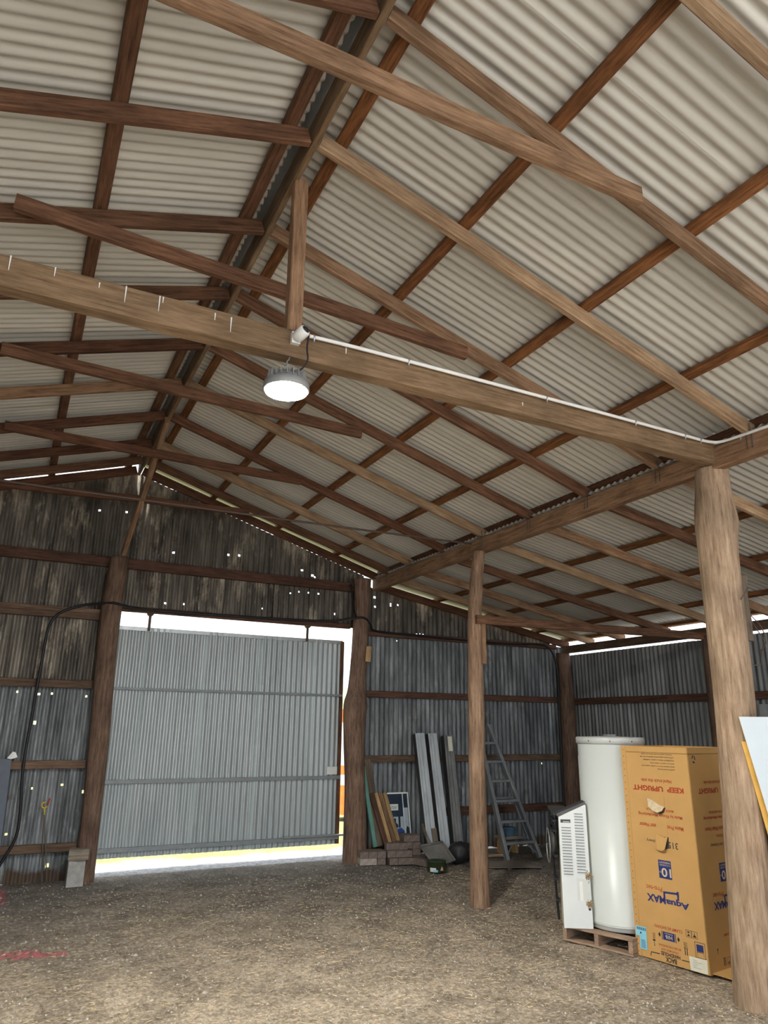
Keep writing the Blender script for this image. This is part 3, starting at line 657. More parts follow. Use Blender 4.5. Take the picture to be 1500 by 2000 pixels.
o = MB().prism([(.05, 9.30, 1.30), (.09, 9.29, 1.29), (.155, 9.30, 1.31), (.13, 9.31, 1.36), (.10, 9.30, 1.37)], (0, .002, 0)).build('paper_scrap', 'white_plastic'); tag(o, 'small crumpled white scrap above the blue-grey sheet', 'paper')

# ------------------------------------------------------------------ outside marker
mk = thing('safety_marker', 'orange and white banded marker outside, seen in the gap beside the door', 'marker', (5.88, 13.3, .1))
for z0, z1, mt in ((.1, .62, 'safety_orange'), (.62, .8, 'white_plastic'), (.8, .97, 'safety_orange'), (.97, 1.75, 'white_plastic'), (1.75, 2.0, 'safety_orange')):
    MB().lathe([(.28, z0), (.28, z1)], (5.95, 13.3, 0), 20).build('band', mt, mk)

# ------------------------------------------------------------------ bricks
bm = bpy.data.meshes.new('brick')
def brick_mesh(sx, sy, sz, c=.004):
    vs = []; fs = []
    for z, i in ((-sz/2, c), (-sz/2+c, 0), (sz/2-c, 0), (sz/2, c)):
        vs += [(-sx/2+i, -sy/2+i, z), (sx/2-i, -sy/2+i, z), (sx/2-i, sy/2-i, z), (-sx/2+i, sy/2-i, z)]
    for j in range(3):
        for k in range(4): fs.append((j*4+k, j*4+(k+1) % 4, (j+1)*4+(k+1) % 4, (j+1)*4+k))
    fs += [(3, 2, 1, 0), (12, 13, 14, 15)]
    bm_ = bpy.data.meshes.new('brick'); bm_.from_pydata(vs, [], fs); bm_.update(); return bm_
BR = brick_mesh(.108, .22, .078); BP = brick_mesh(.108, .22, .078); BR.materials.append(MATS['brick_red']); BP.materials.append(MATS['brick_pale'])
ang = math.atan2(-.23, .97)
bx, by = math.cos(ang), math.sin(ang)
def brick(i, j, layer, me, label, turn=0, dx=0):
    o = bpy.data.objects.new('brick', me); C.objects.link(o)
    # row origin at the left front corner of the stack
    px = 4.30 + bx*(i*.112+dx) - by*(j*.225); py = 9.02 + by*(i*.112+dx) + bx*(j*.225)
    o.location = (px, py, .040+layer*.0795); o.rotation_euler = (0, 0, ang + turn + random.uniform(-.04, .04))
    return tag(o, label, 'brick', 'bricks stacked by the knotty door post')
brick(0, 0, 0, BP, 'pale speckled brick at the left end of the bottom row'); brick(1, 0, 0, BP, 'pale speckled brick second from the left in the bottom row')
brick(2, 0, 0, BR, 'brown brick beside the two pale bricks in the bottom row')
for k in range(3): brick(k, 0, 1, BR, ['brown brick on the leftmost pale brick', 'brown brick on the second pale brick', 'brown brick above the third brick of the bottom row'][k])
for k in range(4): brick(3.35+k, -.18, 0, BR, ['first brown brick of the stack in front of the poster, bottom row', 'second brown brick of the bottom row in front of the poster', 'third brown brick of the bottom row in front of the poster', 'fourth brown brick of the bottom row, nearest the shovel'][k])
for k in range(3): brick(3.2+k, .05, 1, BR, ['left brown brick of the middle row in front of the poster', 'centre brown brick of the middle row in front of the poster', 'right brown brick of the middle row in front of the poster'][k])
brick(3.7, .1, 2, BR, 'brown brick lying lengthways on top of the stack, left', math.pi/2); brick(4.75, .30, 2, BR, 'brown brick on top of the stack below the poster')
brick(5.9, .55, 1, BR, 'brown brick half under the upper pair behind the stack', math.pi/2); brick(5.9, .55, 0, BR, 'brown brick at the bottom behind the stack', math.pi/2)
brick(5.5, .62, 2, BR, 'brown brick in the back pile against the poster, left'); brick(6.5, .62, 2, BR, 'brown brick in the back pile against the poster, right')
brick(5.5, .75, 3, BR, 'topmost brown brick of the back pile, left'); brick(6.5, .75, 3, BR, 'topmost brown brick of the back pile, right')
brick(6.55, .62, 1, BR, 'brown brick low at the back near the shovel'); brick(6.55, .62, 0, BR, 'brown brick on the floor at the back near the shovel')
brick(6.6, -1.0, 0, BR, 'lone brown brick on the floor beside the shovel', .5)

# ------------------------------------------------------------------ planks leaning by the door post
def leaner(A, B, w, d, mat, label, cat='plank', grp='planks leaning by the knotty door post', up=(0, -1, 0)):
    return tag(beam('plank', A, B, w, d, mat, up=up, rough=.004), label, cat, grp)
leaner((4.565, 9.20, .16), (4.43, 9.34, 1.16), .055, .04, 'teal_paint', 'narrow teal-painted plank leaning beside the knotty door post')
leaner((4.645, 9.24, .16), (4.505, 9.36, 1.25), .10, .03, 'plank_old', 'grey-brown plank leaning behind the teal plank')
leaner((4.70, 9.17, .20), (4.535, 9.28, .82), .06, .035, 'wood_girt_red', 'dark brown short plank standing on the bricks')
leaner((4.765, 9.16, .20), (4.60, 9.27, .82), .05, .035, 'pine_raw', 'short pale plank with white edge standing on the bricks')
leaner((4.825, 9.15, .20), (4.655, 9.26, .82), .05, .045, 'wood_brown', 'short brown plank between the two pale short planks')
leaner((4.885, 9.14, .20), (4.715, 9.25, .82), .055, .04, 'pine_raw', 'short yellow pine plank standing on the bricks before the poster')

# framed poster (print of a worker in blue, and a sign)
po = thing('framed_poster', 'white framed poster of a person in blue overalls leaning on the wall', 'poster', (4.97, 9.28, .16))
fc = Face((4.78, 9.24, .17), (1, .0, 0), (.02, .13, 1))
MB().prism([fc.p(0, 0, -.012), fc.p(.36, 0, -.012), fc.p(.325, .65, -.012), fc.p(0, .65, -.012)], fc.n*.012).build('print', 'print_dark', po)
fc.polys([[(0, .63), (.33, .63), (.33, .65), (0, .65)], [(.345, 0), (.36, 0), (.327, .65), (.312, .65)], [(.265, 0), (.277, 0), (.242, .63), (.232, .63)]], 'frame', 'white_plastic', po, .001, .012)
fc.poly([(.02, .02), (.255, .02), (.245, .34), (.02, .34)], 'backdrop', 'print_pale', po, .001)
fc.poly([(.28, .02), (.335, .02), (.318, .45), (.26, .45)], 'backdrop', 'print_pale', po, .001)
fc.poly([(.10, .32), (.13, .32), (.13, .20), (.10, .20)], 'dark_bar', 'print_dark', po, .002); fc.poly([(.165, .50), (.195, .50), (.20, .20), (.17, .20)], 'dark_bar', 'print_dark', po, .002)
fc.poly([(.08, .02), (.255, .02), (.25, .16), (.215, .20), (.16, .19), (.12, .14)], 'overalls', 'print_blue', po, .003)
fc.poly([(.11, .155), (.15, .19), (.145, .225), (.115, .235), (.09, .21), (.092, .18)], 'face', 'print_skin', po, .004)
fc.poly([(.085, .225), (.12, .215), (.16, .20), (.165, .235), (.13, .265), (.095, .26)], 'hair', 'print_dark', po, .0045)
fc.poly([(.29, .12), (.33, .12), (.325, .20), (.30, .22), (.285, .18)], 'second_figure', 'print_dark', po, .003)
sg = fc.poly(rect(.03, .42, .17, .50), 'sign', 'white_plastic', po, .003); fc.text('itter', .105, .462, .10, .05, 'print_green', sg, lift=.005)
o = MB().box((4.98, 9.06, .292), (.13, .09, .02)).build('green_tray', 'green_plastic'); tag(o, 'small green plastic tray on the bricks under the poster', 'tray')

# galvanised channel sections leaning on the wall
def channel(xb, yb, xt, w, lip, mat, label, top=1.6):
    A, B = V((xb, yb, 0.0)), V((xt, 9.24, top)); ax = (B-A).normalized(); L = (B-A).length
    rt = V((1, -.12, 0)).normalized(); rt = (rt-ax*rt.dot(ax)).normalized(); fw = rt.cross(ax)
    if fw.y > 0: fw = -fw
    ch_ = thing('steel_channel', label, 'steel section', tuple(A), 'steel sections leaning on the wall')
    P = lambda a, d: A + rt*a + fw*d
    sec = [(0, 0), (w*.18, .0), (w*.22, .012), (w*.45, .012), (w*.5, 0), (w*.55, .012), (w*.78, .012), (w*.82, 0), (w, 0)]
    web = [P(a, d) for a, d in sec] + [P(a, d-.004) for a, d in reversed(sec)]
    MB().prism(web, ax*L).build('web', mat, ch_)
    for a in (0, w-.004): MB().prism([P(a, 0), P(a+.004, 0), P(a+.004, -lip), P(a, -lip)], ax*L).build('flange', 'steel_dark', ch_)  # flange shadow is put into the colour as darker steel
    return ch_
channel(5.19, 8.86, 5.195, .145, .10, 'steel_purlin_mat', 'bright ribbed steel section, leftmost of the three leaning on the wall')
channel(5.395, 8.86, 5.405, .14, .10, 'steel_purlin_mat', 'ribbed steel section, middle one of the three leaning on the wall')
channel(5.60, 8.86, 5.67, .145, .12, 'steel_dull', 'dull grey-brown section, rightmost of the three leaning on the wall', 1.58)
o = MB().prism([(5.70, 9.155, 1.36), (5.765, 9.148, 1.36), (5.775, 9.195, 1.56), (5.71, 9.202, 1.56)], (0, -.003, 0)).build('torn_label', 'paper'); tag(o, 'torn pale label near the top of the dull right-hand section', 'label')

# shovel over the paint tin
sh = thing('shovel', 'grey square-mouthed shovel resting on the paint tin', 'shovel', (5.05, 8.4, .05))
q = [V((4.88, 8.55, .235)), V((5.19, 8.53, .27)), V((5.27, 8.36, .075)), V((4.97, 8.33, .03))]
nn = (q[1]-q[0]).cross(q[3]-q[0]).normalized(); nn = nn if nn.y < 0 else -nn
MB().prism(q, nn*.006).build('blade', 'shovel_steel', sh)
for a, b_ in ((0, 3), (1, 2), (0, 1)): MB().tube([q[a]+nn*.012, q[b_]+nn*.012], .016, 8).build('rim', 'shovel_steel', sh, True)
MB().tube([(5.02, 8.54, .25), (4.99, 8.57, .34)], [.028, .02], 10).build('socket', 'shovel_steel', sh, True)
MB().tube([(4.99, 8.57, .32), (4.95, 8.62, .50)], .019, 10).build('handle', 'plank_old', sh, True)
o = beam('timber_offcut', (5.20, 8.62, .0), (5.17, 8.70, .42), .07, .03, 'pine_grey', up=(0, -1, 0)); tag(o, 'pale grey timber offcut standing behind the shovel', 'plank')
tin = thing('paint_tin', 'squat dark green paint tin with splashes under the shovel', 'tin', (4.95, 8.26, 0))
tb = MB(); tb.lathe([(.112, .0), (.115, .004), (.115, .105), (.119, .109), (.119, .118), (.105, .12), (.102, .11)], (4.95, 8.26, 0), 28); tb.build('body', 'tin_green', tin, True)
def wrap(a0, a1, z0, z1, nm, mt, tri=False):
    n = 8; vs = []; fs = []
    for k in range(n+1):
        a = a0+(a1-a0)*k/n; zz = z1 if not tri else z0+(z1-z0)*(1-abs(2*k/n-1))
        vs += [(4.95+.1163*math.cos(a), 8.26+.1163*math.sin(a), z0), (4.95+.1163*math.cos(a), 8.26+.1163*math.sin(a), zz)]
    for k in range(n): fs.append((2*k, 2*k+2, 2*k+3, 2*k+1))
    mb = MB(); mb.add(vs, fs); mb.build(nm, mt, tin)
wrap(-1.75, -1.35, .022, .072, 'triangle_label', 'tin_label', True); wrap(-2.9, -2.2, .005, .05, 'paint_splash', 'white_plastic'); wrap(-2.5, -2.0, .003, .03, 'paint_splash', 'sticker_blue')
bag = MB()
for k, (cx, cy, cz, r) in enumerate([(5.45, 8.55, .13, .15), (5.62, 8.62, .11, .14), (5.78, 8.6, .09, .12)]):
    bag.lathe([(r*math.sin(math.pi*t/9)*(1+.1*math.sin(7*t+k)), -cz+2*cz*(1-math.cos(math.pi*t/9))/2) for t in range(1, 9)], (cx, cy, cz+.005), 16)
bag.v = [tuple(V(v)+V((1, 1, .5))*.05*noise.noise(V(v)*9)) for v in bag.v]; bag.v = [(x_, y_, max(.004, z_)) for x_, y_, z_ in bag.v]
tag(bag.build('black_bag', 'black_plastic', smooth=True), 'slumped black bag on the floor between the steel sections and the slender pole', 'bag')

# ------------------------------------------------------------------ ladder
ld = thing('step_ladder', 'tall grey aluminium step ladder leaning on the end wall', 'ladder', (6.42, 8.5, 0))
Lb, Rb, Lt, Rt = V((6.165, 8.47, .0)), V((6.72, 8.49, .0)), V((6.27, 9.28, 1.72)), V((6.49, 9.29, 1.72))
beam('rail', Lb, Lt, .05, .075, 'aluminium', ld, up=(0, -1, .5), rough=0, seg=1); beam('rail', Rb, Rt, .05, .075, 'aluminium', ld, up=(0, -1, .5), rough=0, seg=1)
for k in range(6):
    t = .115 + k*.148; a, b_ = Lb.lerp(Lt, t), Rb.lerp(Rt, t)
    beam('step', a, b_, .10, .035, 'aluminium', ld, up=(0, 0, 1), rough=0, seg=1)
Lb2, Rb2 = V((6.36, 8.78, 0)), V((6.85, 8.80, 0))
for a, b_ in ((Lb2, Lt), (Rb2, Rt)): beam('back_rail', a, V(b_)+V((0, .02, 0)), .028, .035, 'aluminium', ld, up=(0, -1, .5), rough=0, seg=1)
for t in (.12, .42, .7): beam('back_brace', Lb2.lerp(Lt, t), Rb2.lerp(Rt, t), .02, .03, 'aluminium', ld, rough=0, seg=1)
for a, b_ in ((Lb.lerp(Lt, .115), .0), (Rb.lerp(Rt, .115), 1.)):
    e = Lb.lerp(Rb, .28 if b_ == 0 else .72).lerp(Lt.lerp(Rt, .5), .115); base = (Lb if b_ == 0 else Rb).lerp(Lt if b_ == 0 else Rt, .02)
    beam('foot_brace', base, e, .012, .02, 'aluminium', ld, rough=0, seg=1)
st = thing('timber_stool', 'low orange-brown timber stool under the ladder', 'stool', (6.56, 9.0, 0))
MB().box((6.56, 9.0, .21), (.30, .2, .03)).build('top', 'pine_raw', st)
for dx in (-.1, .1): MB().box((6.56+dx, 9.0, .098), (.05, .16, .196)).build('leg', 'pine_raw', st)
o = MB(); o.lathe([(.10, 0), (.115, .10), (.12, .105)], (6.58, 9.0, .226), 20); tag(o.build('blue_tub', 'blue_plastic', smooth=True), 'small blue tub on the timber stool under the ladder', 'tub')
o = MB().prism([(5.45, 8.16, .012), (6.25, 7.86, .012), (6.30, 8.40, .012), (5.55, 8.46, .012)], (0, 0, .006)).build('cardboard_sheet', 'cardboard_grey'); tag(o, 'flat grey cardboard sheet lying on the floor behind the slender pole', 'cardboard')
for k, (a, b_) in enumerate([((5.75, 8.60, .03), (6.05, 8.95, .03)), ((5.85, 8.78, .03), (6.35, 8.72, .03))]):
    o = beam('floor_stick', a, b_, .035, .035, 'pallet_wood', rough=.004); tag(o, ['short pale stick on the floor left of the ladder foot', 'longer pale stick lying behind the ladder foot'][k], 'stick')

# ------------------------------------------------------------------ pallet
UA_ = V((.301, -.953, 0)).normalized(); VA = V((.953, .301, 0))      # along the front, and back from it
Fp = V((4.385, 5.285, 0))
pal = thing('wooden_pallet', 'weathered timber pallet under the water heater', 'pallet', tuple(Fp))
def pp(a, b_, z): return Fp + UA_*a + VA*b_ + V((0, 0, z))
for k in range(6): beam('deck_board', pp(0, .045+k*.20, .1115), pp(.625, .045+k*.20, .1115), .09, .017, 'pallet_wood', pal, chamfer=.003, seg=3)
for a in (.02, .31, .605): beam('stringer', pp(a, 0, .061), pp(a, 1.08, .061), .036, .083, 'pallet_wood', pal, chamfer=.003, seg=4)
for k in range(3): beam('bottom_board', pp(0, .045+k*.48, .011), pp(.625, .045+k*.48, .011), .09, .017, 'pallet_wood', pal, chamfer=.003, seg=3)

# ------------------------------------------------------------------ water heater
hx, hy = 4.843, 5.052
wh = thing('water_heater', 'tall white cylindrical water heater standing on the pallet', 'water heater', (hx, hy, .121))
t = MB(); t.lathe([(.27, .121), (.285, .126), (.285, .165), (.288, .17), (.288, .171), (.285, .176), (.285, 1.565)], (hx, hy, 0), 56); t.build('tank', 'heater_enamel', wh, True)
t = MB(); t.lathe([(.286, 1.565), (.296, 1.567), (.296, 1.612), (.288, 1.622), (.05, 1.63)], (hx, hy, 0), 56); t.build('top_cap', 'heater_trim', wh, True)
t = MB(); t.lathe([(.289, .150), (.289, .165)], (hx, hy, 0), 56); t.build('bottom_seam', 'heater_trim', wh, True)
for a in (3.3, 3.95, 4.6):
    MB().lathe([(.006, 0), (.005, .004)], (hx+.2965*math.cos(a), hy+.2965*math.sin(a), 1.59), 8, V((math.cos(a), math.sin(a), 0)).to_track_quat('Z', 'Y').to_matrix()).build('screw', 'steel_dark', wh)
def patch(a0, a1, z0, z1, nm, mt, r=.2862):
    mb = MB(); n = 6; vs = []; fs = []
    for k in range(n+1):
        a = a0+(a1-a0)*k/n; vs += [(hx+r*math.cos(a), hy+r*math.sin(a), z0), (hx+r*math.cos(a), hy+r*math.sin(a), z1)]
    for k in range(n): fs.append((2*k, 2*k+2, 2*k+3, 2*k+1))
    mb.add(vs, fs); mb.build(nm, mt, wh)
patch(2.42, 2.62, 1.46, 1.555, 'blue_grey_patch', 'sheet_slate'); patch(5.2, 5.5, 1.46, 1.555, 'blue_grey_patch', 'sheet_slate')
MB().box((hx, hy, 1.635), (.10, .05, .02)).build('top_fitting', 'steel', wh)

# ------------------------------------------------------------------ louvred unit (old room heater or cooler) leaning beside the heater
A0 = V((4.318, 5.180, .121)); UA = V((.847, -.531, 0)).normalized(); BKd = V((.531, .847, 0))
un = thing('louvred_unit', 'old white louvred appliance with black back standing on the pallet edge', 'appliance', tuple(A0))
fa = Face(A0, UA, (0, 0, 1))
W_ = .234
pts = [(0, .0), (W_, .0), (W_, .945), (W_-.012, .945), (0, .845)]
fp = MB().prism([fa.p(a, b_, 0) for a, b_ in pts], fa.n*-.012).build('front_panel', 'white_enamel', un)
body = [fa.p(.0, .02, -.013), fa.p(W_, .02, -.013), fa.p(W_, .93, -.013), fa.p(.012, .835, -.013)]
MB().prism(body, fa.n*-.10).build('casing', 'dent_cream', un)
MB().prism([fa.p(-.006, .845, .002), fa.p(W_-.005, .95, .002), fa.p(W_-.005, .972, .002), fa.p(-.02, .868, .002)], fa.n*-.14).build('top_shroud', 'steel_dark', un)
lv = []
def louvres(a0, a1, z0, z1, n):
    for k in range(n):
        z = z1-(z1-z0)*k/(n-1); 
        mb = MB(); mb.prism([fa.p(a0, z, .0006), fa.p(a1, z-.002, .0006), fa.p(a1, z-.0065, .0006), fa.p(a0, z-.0045, .0006)], fa.n*.0012); mb.build('louvre_slot', 'dark_plastic', fp)
        mb = MB(); mb.prism([fa.p(a0, z-.006, .0006), fa.p(a1, z-.008, .0006), fa.p(a1, z-.014, .0006), fa.p(a0, z-.012, .0006)], fa.n*.005); mb.build('louvre_lip', 'white_enamel', fp)
louvres(.02, .098, .405, .765, 17); louvres(.132, .204, .42, .875, 21)
fa.poly(rect(.015, .80, .098, .826), 'handle_slot', 'dark_plastic', fp, .0006, .002); fa.poly(rect(.035, .803, .09, .812), 'handle_grip', 'steel', un, .0028, .002)
fa.poly([(.122, .205), (.226, .215), (.226, .352), (.122, .38)], 'scuffed_patch', 'heater_enamel', un); fa.poly(rect(.143, .205, .168, .35), 'rating_label', 'white_plastic', fp, .0016)
for (a, z, s) in ((.222, .395, .03), (.216, .185, .026)):
    mb = MB()
    for k in range(46):
        c = fa.p(a+random.gauss(0, s*.45), z+random.gauss(0, s*.6), random.uniform(0, .016)); d = V((random.uniform(-1, 1), random.uniform(-1, 1), random.uniform(-1, 1)))*.012
        mb.tube([c-d, c+d], .0022, 4)
    mb.build('wasp_nest', 'nest_straw', un)
mb = MB(); mb.lathe([(.010, 0), (.008, .002)], fa.p(.215, .143, .0005), 14, fa.n.to_track_quat('Z', 'Y').to_matrix()); mb.build('hole', 'black_plastic', un)
# black fan housing behind
bd = lambda a, d, z: A0 + UA*a + BKd*d + V((0, 0, z))
fr = MB()
for (a, d0, d1, z) in ((-.02, .12, .44, .80), (-.02, .12, .42, .72), (-.02, .12, .34, .52), (-.02, .12, .27, .34), (-.02, .12, .20, .18)): fr.box((bd(a, (d0+d1)/2, z)), (.03, d1-d0, .018), Matrix((UA, BKd, V((0, 0, 1)))).transposed())
fr.tube([bd(-.02, .45, .86), bd(-.02, .42, .70), bd(-.02, .30, .40), bd(-.02, .18, .10), bd(-.02, .14, .03)], .012, 6)
fr.tube([bd(-.02, .12, .80), bd(-.02, .43, .72)], .008, 6); fr.tube([bd(-.02, .12, .72), bd(-.02, .30, .80)], .008, 6)
fr.build('fan_housing_frame', 'black_plastic', un)
MB().prism([bd(-.03, .11, .845), bd(-.03, .47, .875), bd(-.03, .47, .89), bd(-.03, .11, .865)], UA*.15).build('housing_lid', 'dark_plastic', un)
MB().prism([bd(.03, .115, .02), bd(.03, .20, .02), bd(.03, .44, .70), bd(.03, .46, .87), bd(.03, .115, .83)], UA*.10).build('back_body', 'black_plastic', un)
mt_ = MB(); Mm = (-UA).to_track_quat('Z', 'Y').to_matrix(); mt_.lathe([(.11, 0), (.11, .03), (.04, .05)], bd(-.005, .30, .60), 24, Mm); mt_.build('fan_motor', 'dark_plastic', un, True)
ring = MB(); ring.tube([bd(-.06, .30+.12*math.cos(a), .58+.14*math.sin(a)) for a in [2*math.pi*k/20 for k in range(21)]], .005, 6); ring.build('wire_guard', 'steel', un, True)

# ------------------------------------------------------------------ cardboard box (stands upside down)
bl, bf = V((4.655, 4.731, 0)), V((4.75, 4.127, 0)); Ub = (bf-bl).normalized(); Vb = V((-Ub.y, Ub.x, 0)); W = .611; D = .60; Hh = 1.558
box = thing('cardboard_box', 'tall printed cardboard water heater carton standing upside down', 'box', tuple(bl))
mb = MB(); T = .008
for (o_, u_, L_, n_) in ((bl, Ub, W, Vb), (bf, Vb, D, -Ub), (bl+Vb*(D-T), Ub, W, Vb), (bl, Vb, D, Ub)):
    nm = 'panel'; b1 = MB(); b1.prism([o_+V((0, 0, .004)), o_+u_*L_+V((0, 0, .004)), o_+u_*L_+V((0, 0, Hh)), o_+V((0, 0, Hh))], n_*T); b1.build(nm, 'cardboard', box)
MB().prism([bl+V((0, 0, Hh-.05)), bf+V((0, 0, Hh-.05)), bf+Vb*D+V((0, 0, Hh-.05)), bl+Vb*D+V((0, 0, Hh-.05))], (0, 0, .006)).build('inner_flap', 'cardboard', box)
MB().prism([bf+V((.0, .0, .012))+Vb*.03, bf-Ub*-.20+Vb*.05+V((0, 0, .004)), bf-Ub*-.20+Vb*.56+V((0, 0, .004)), bf+Vb*.57+V((0, 0, .012))], (0, 0, .006)).build('floor_flap', 'cardboard', box)
f1 = Face(bl, Ub, (0, 0, 1)); f2 = Face(bf, Vb, (0, 0, 1))
seam = f1.poly(rect(.0, .004, .043, Hh), 'seam_strip', 'cardboard', box, .0, .004)
for k in range(30): MB().prism([f1.p(a, b_, .004) for a, b_ in rect(.017, .03+k*.0515, .024, .036+k*.0515)], f1.n*.001).build('staple', 'steel_brown', seam)
def tx(f, s, a0, a1, z, h, mat, bold=0., par=None): f.text(s, (a0+a1)/2, z, a1-a0, h, mat, par or box, flip=True, bold=bold)
for f in (f1, f2):
    q = 0. if f is f1 else .0
    tx(f, 'KEEP  UPRIGHT', .09, .545, 1.238, .040, 'ink_red', .04)
    tx(f, 'Hand truck this side', .175, .445, 1.297, .026, 'ink_red', .015)
    tx(f, 'MADE IN AUSTRALIA', .195, .44, 1.080, .018, 'ink_red', .01)
    tx(f, 'Made by Rheem Manufacturing', .12, .51, 1.042, .030, 'ink_red', .015)
    tx(f, 'Mains Pressure Water Heater', .12, .51, .960, .030, 'ink_red', .015)
    tx(f, '315', .365, .45, .833, .046, 'ink_black', .01); tx(f, 'Litre Delivery', .175, .355, .850, .030, 'ink_black')
    bdg = f.poly(rect(.262, .588, .372, .718), 'badge', 'ink_navy', box)
    tx(f, '10', .285, .368, .632, .062, 'ink_white', .02, bdg); tx(f, 'CYLINDER', .272, .362, .683, .012, 'ink_white', 0., bdg); tx(f, 'WARRANTY', .268, .366, .702, .014, 'ink_white', .01, bdg); tx(f, 'YEAR', .265, .283, .632, .012, 'ink_white', 0., bdg)
    tx(f, 'Pro-tec', .134, .275, .505, .034, 'ink_red', .005)
    tx(f, 'Aqua', .300, .495, .430, .058, 'ink_navy', .035); tx(f, 'MAX', .135, .298, .434, .054, 'ink_navy', .035)
    f.polys([[(.283, .455), (.298, .455), (.298, .484), (.395, .490), (.408, .478), (.416, .478), (.416, .513), (.402, .513), (.396, .504), (.283, .497)], rect(.400, .452, .414, .50)], 'logo_swoosh', 'ink_navy', box)
for k, s in enumerate(['Staff wanted building', 'Store heaters only in an upright covered area', 'Must be used on a level trolley', 'Certified for indoor or outdoor installation', 'The carton must travel as shown on this side', 'important registered water information inside']):
    z = 1.388 + k*.0225; tx(f1, s, (.336, .19, .27, .21, .18, .195)[k], .474, z, .012, 'ink_black')
for k in range(5): f1.poly(rect(.479, 1.386+k*.0225, .485, 1.392+k*.0225), 'bullet', 'ink_black', box)
tx(f2, 'Electric', .27, .36, .905, .028, 'ink_red'); 
tx(f1, 'CLAMP AS SHOWN', .18, .415, .243, .022, 'ink_red', .01); tx(f1, 'BACK', .25, .345, .030, .034, 'ink_black', .03); tx(f1, 'HANDHOLES', .217, .378, .064, .026, 'ink_black', .03)
tx(f1, 'STRAPS MUST NOT', .222, .366, .092, .014, 'ink_red', .01); tx(f1, 'BE USED FOR HANDLING', .202, .389, .119, .014, 'ink_red', .01)
bdg = f1.poly(rect(.247, .160, .345, .216), 'badge', 'ink_navy', box); tx(f1, 'H/6', .268, .325, .182, .026, 'ink_white', .02, bdg); tx(f1, 'MODELS', .262, .33, .205, .009, 'ink_white', 0., bdg)
f1.polys([rect(.236, .158, .241, .218), rect(.351, .156, .356, .218), [(.205, .188), (.218, .205), (.228, .188), (.218, .171)], [(.366, .186), (.376, .203), (.388, .186), (.376, .169)]], 'clamp_marks', 'ink_black', box)
f1.polys([[(.121, .024), (.127, .024), (.133, .048), (.206, .052), (.206, .058), (.128, .054)], rect(.39, .052, .45, .058)], 'handhole_lines', 'ink_black', box)
def frame(a0, b0, a1, b1, t): return [rect(a0, b0, a1, b0+t), rect(a0, b1-t, a1, b1), rect(a0, b0, a0+t, b1), rect(a1-t, b0, a1, b1)]
f1.polys(frame(.443, .22, .487, .268, .002)+frame(.49, .22, .536, .268, .002)+[[(.452, .228), (.478, .228), (.465, .244)], [(.452, .258), (.478, .258), (.465, .246)], [(.50, .228), (.526, .228), (.520, .242), (.506, .242)], rect(.511, .242, .515, .258)], 'handling_icons', 'ink_black', box)
f1.polys(frame(.507, .10, .588, .203, .003)+[rect(.52, .138, .522, .11), rect(.572, .138, .574, .11), rect(.52, .136, .574, .139)], 'carton_icon', 'ink_black', box); f1.poly(rect(.52, .142, .574, .188), 'carton_icon_fill', 'ink_navy', box)
f1.polys([rect(.414, .139, .450, .142), rect(.420, .095, .426, .138), rect(.437, .095, .443, .138)] , 'arrows', 'ink_black', box)
for k, s in enumerate(['UP', 'THIS', 'STORE']): tx(f1, s, .417, .447, .150+k*.013, .009, 'ink_black')
f1.polys([[(.152, .134), (.178, .134), (.172, .146), (.158, .146)], rect(.163, .10, .167, .134), rect(.163, .10, .172, .104)], 'umbrella_icon', 'ink_black', box)
for k, s in enumerate(['KEEP', 'DRY', 'BOX']): tx(f1, s, .155, .178, .158+k*.013, .009, 'ink_black')
tx(f2, 'DO NOT CLAMP', .22, .42, .235, .018, 'ink_red', .01); f2.polys([rect(.36, .145, .37, .205), rect(.385, .145, .43, .205)]+[[(.335, .175), (.346, .190), (.356, .175), (.346, .16)]], 'clamp_marks', 'ink_black', box)
f2.polys([rect(.18, .089, .215, .092), rect(.186, .04, .192, .088), rect(.203, .04, .209, .088)]+frame(.23, .04, .275, .088, .002)+frame(.28, .04, .325, .088, .002)+[[(.24, .048), (.264, .048), (.252, .064)], [(.29, .048), (.316, .048), (.303, .07)]]+[[(.11, .15), (.13, .15), (.12, .165)], rect(.118, .125, .122, .15)], 'handling_icons', 'ink_black', box)
rc = MB()
for k in range(3):
    a = 2*math.pi*k/3+.3; c0 = (.07+.016*math.cos(a), 1.474+.024*math.sin(a)); 
    dx, dz = -math.sin(a), math.cos(a)
    rc.prism([f2.p(c0[0]+dx*i*.012+math.cos(a)*j*.005, c0[1]+dz*i*.014+math.sin(a)*j*.006, .0008) for i, j in ((-1, -1), (1, -1), (1.3, 0), (1, 1), (-1, 1))], f2.n*.0006)
rc.build('recycling_mark', 'ink_black', box)
stk = f1.poly([(.008, .21), (.104, .213), (.1, .055), (.036, .054), (.038, .142), (.005, .143)], 'blue_sticker', 'sticker_blue', box, .0045)
f1.polys([rect(.02+k*.009, .185, .02+k*.009+(.003 if k % 2 else .006), .205) for k in range(9)], 'barcode', 'ink_navy', stk, .0052)['kind'] = 'stuff'
f1.polys([rect(.05, .065+k*.006, .088, .067+k*.006) for k in range(10)], 'sticker_lines', 'ink_navy', stk, .0052)['kind'] = 'stuff'
f1.poly(rect(.045, .160, .058, .172), 'sticker_spot', 'ink_navy', stk, .0052)
plb = f1.poly([(.452, .096), (.594, .1), (.591, .008), (.456, .006)], 'paper_label', 'paper', box, .001)
f1.polys([rect(.48, .03+k*.012, .48+random.uniform(.03, .09), .0312+k*.012) for k in range(5)], 'label_print', 'ink_black', plb, .0018)
f1.poly([(.255, 1.215), (.368, 1.201), (.365, 1.105), (.30, 1.12), (.235, 1.15)], 'torn_patch', 'cardboard', box, .002, .001)
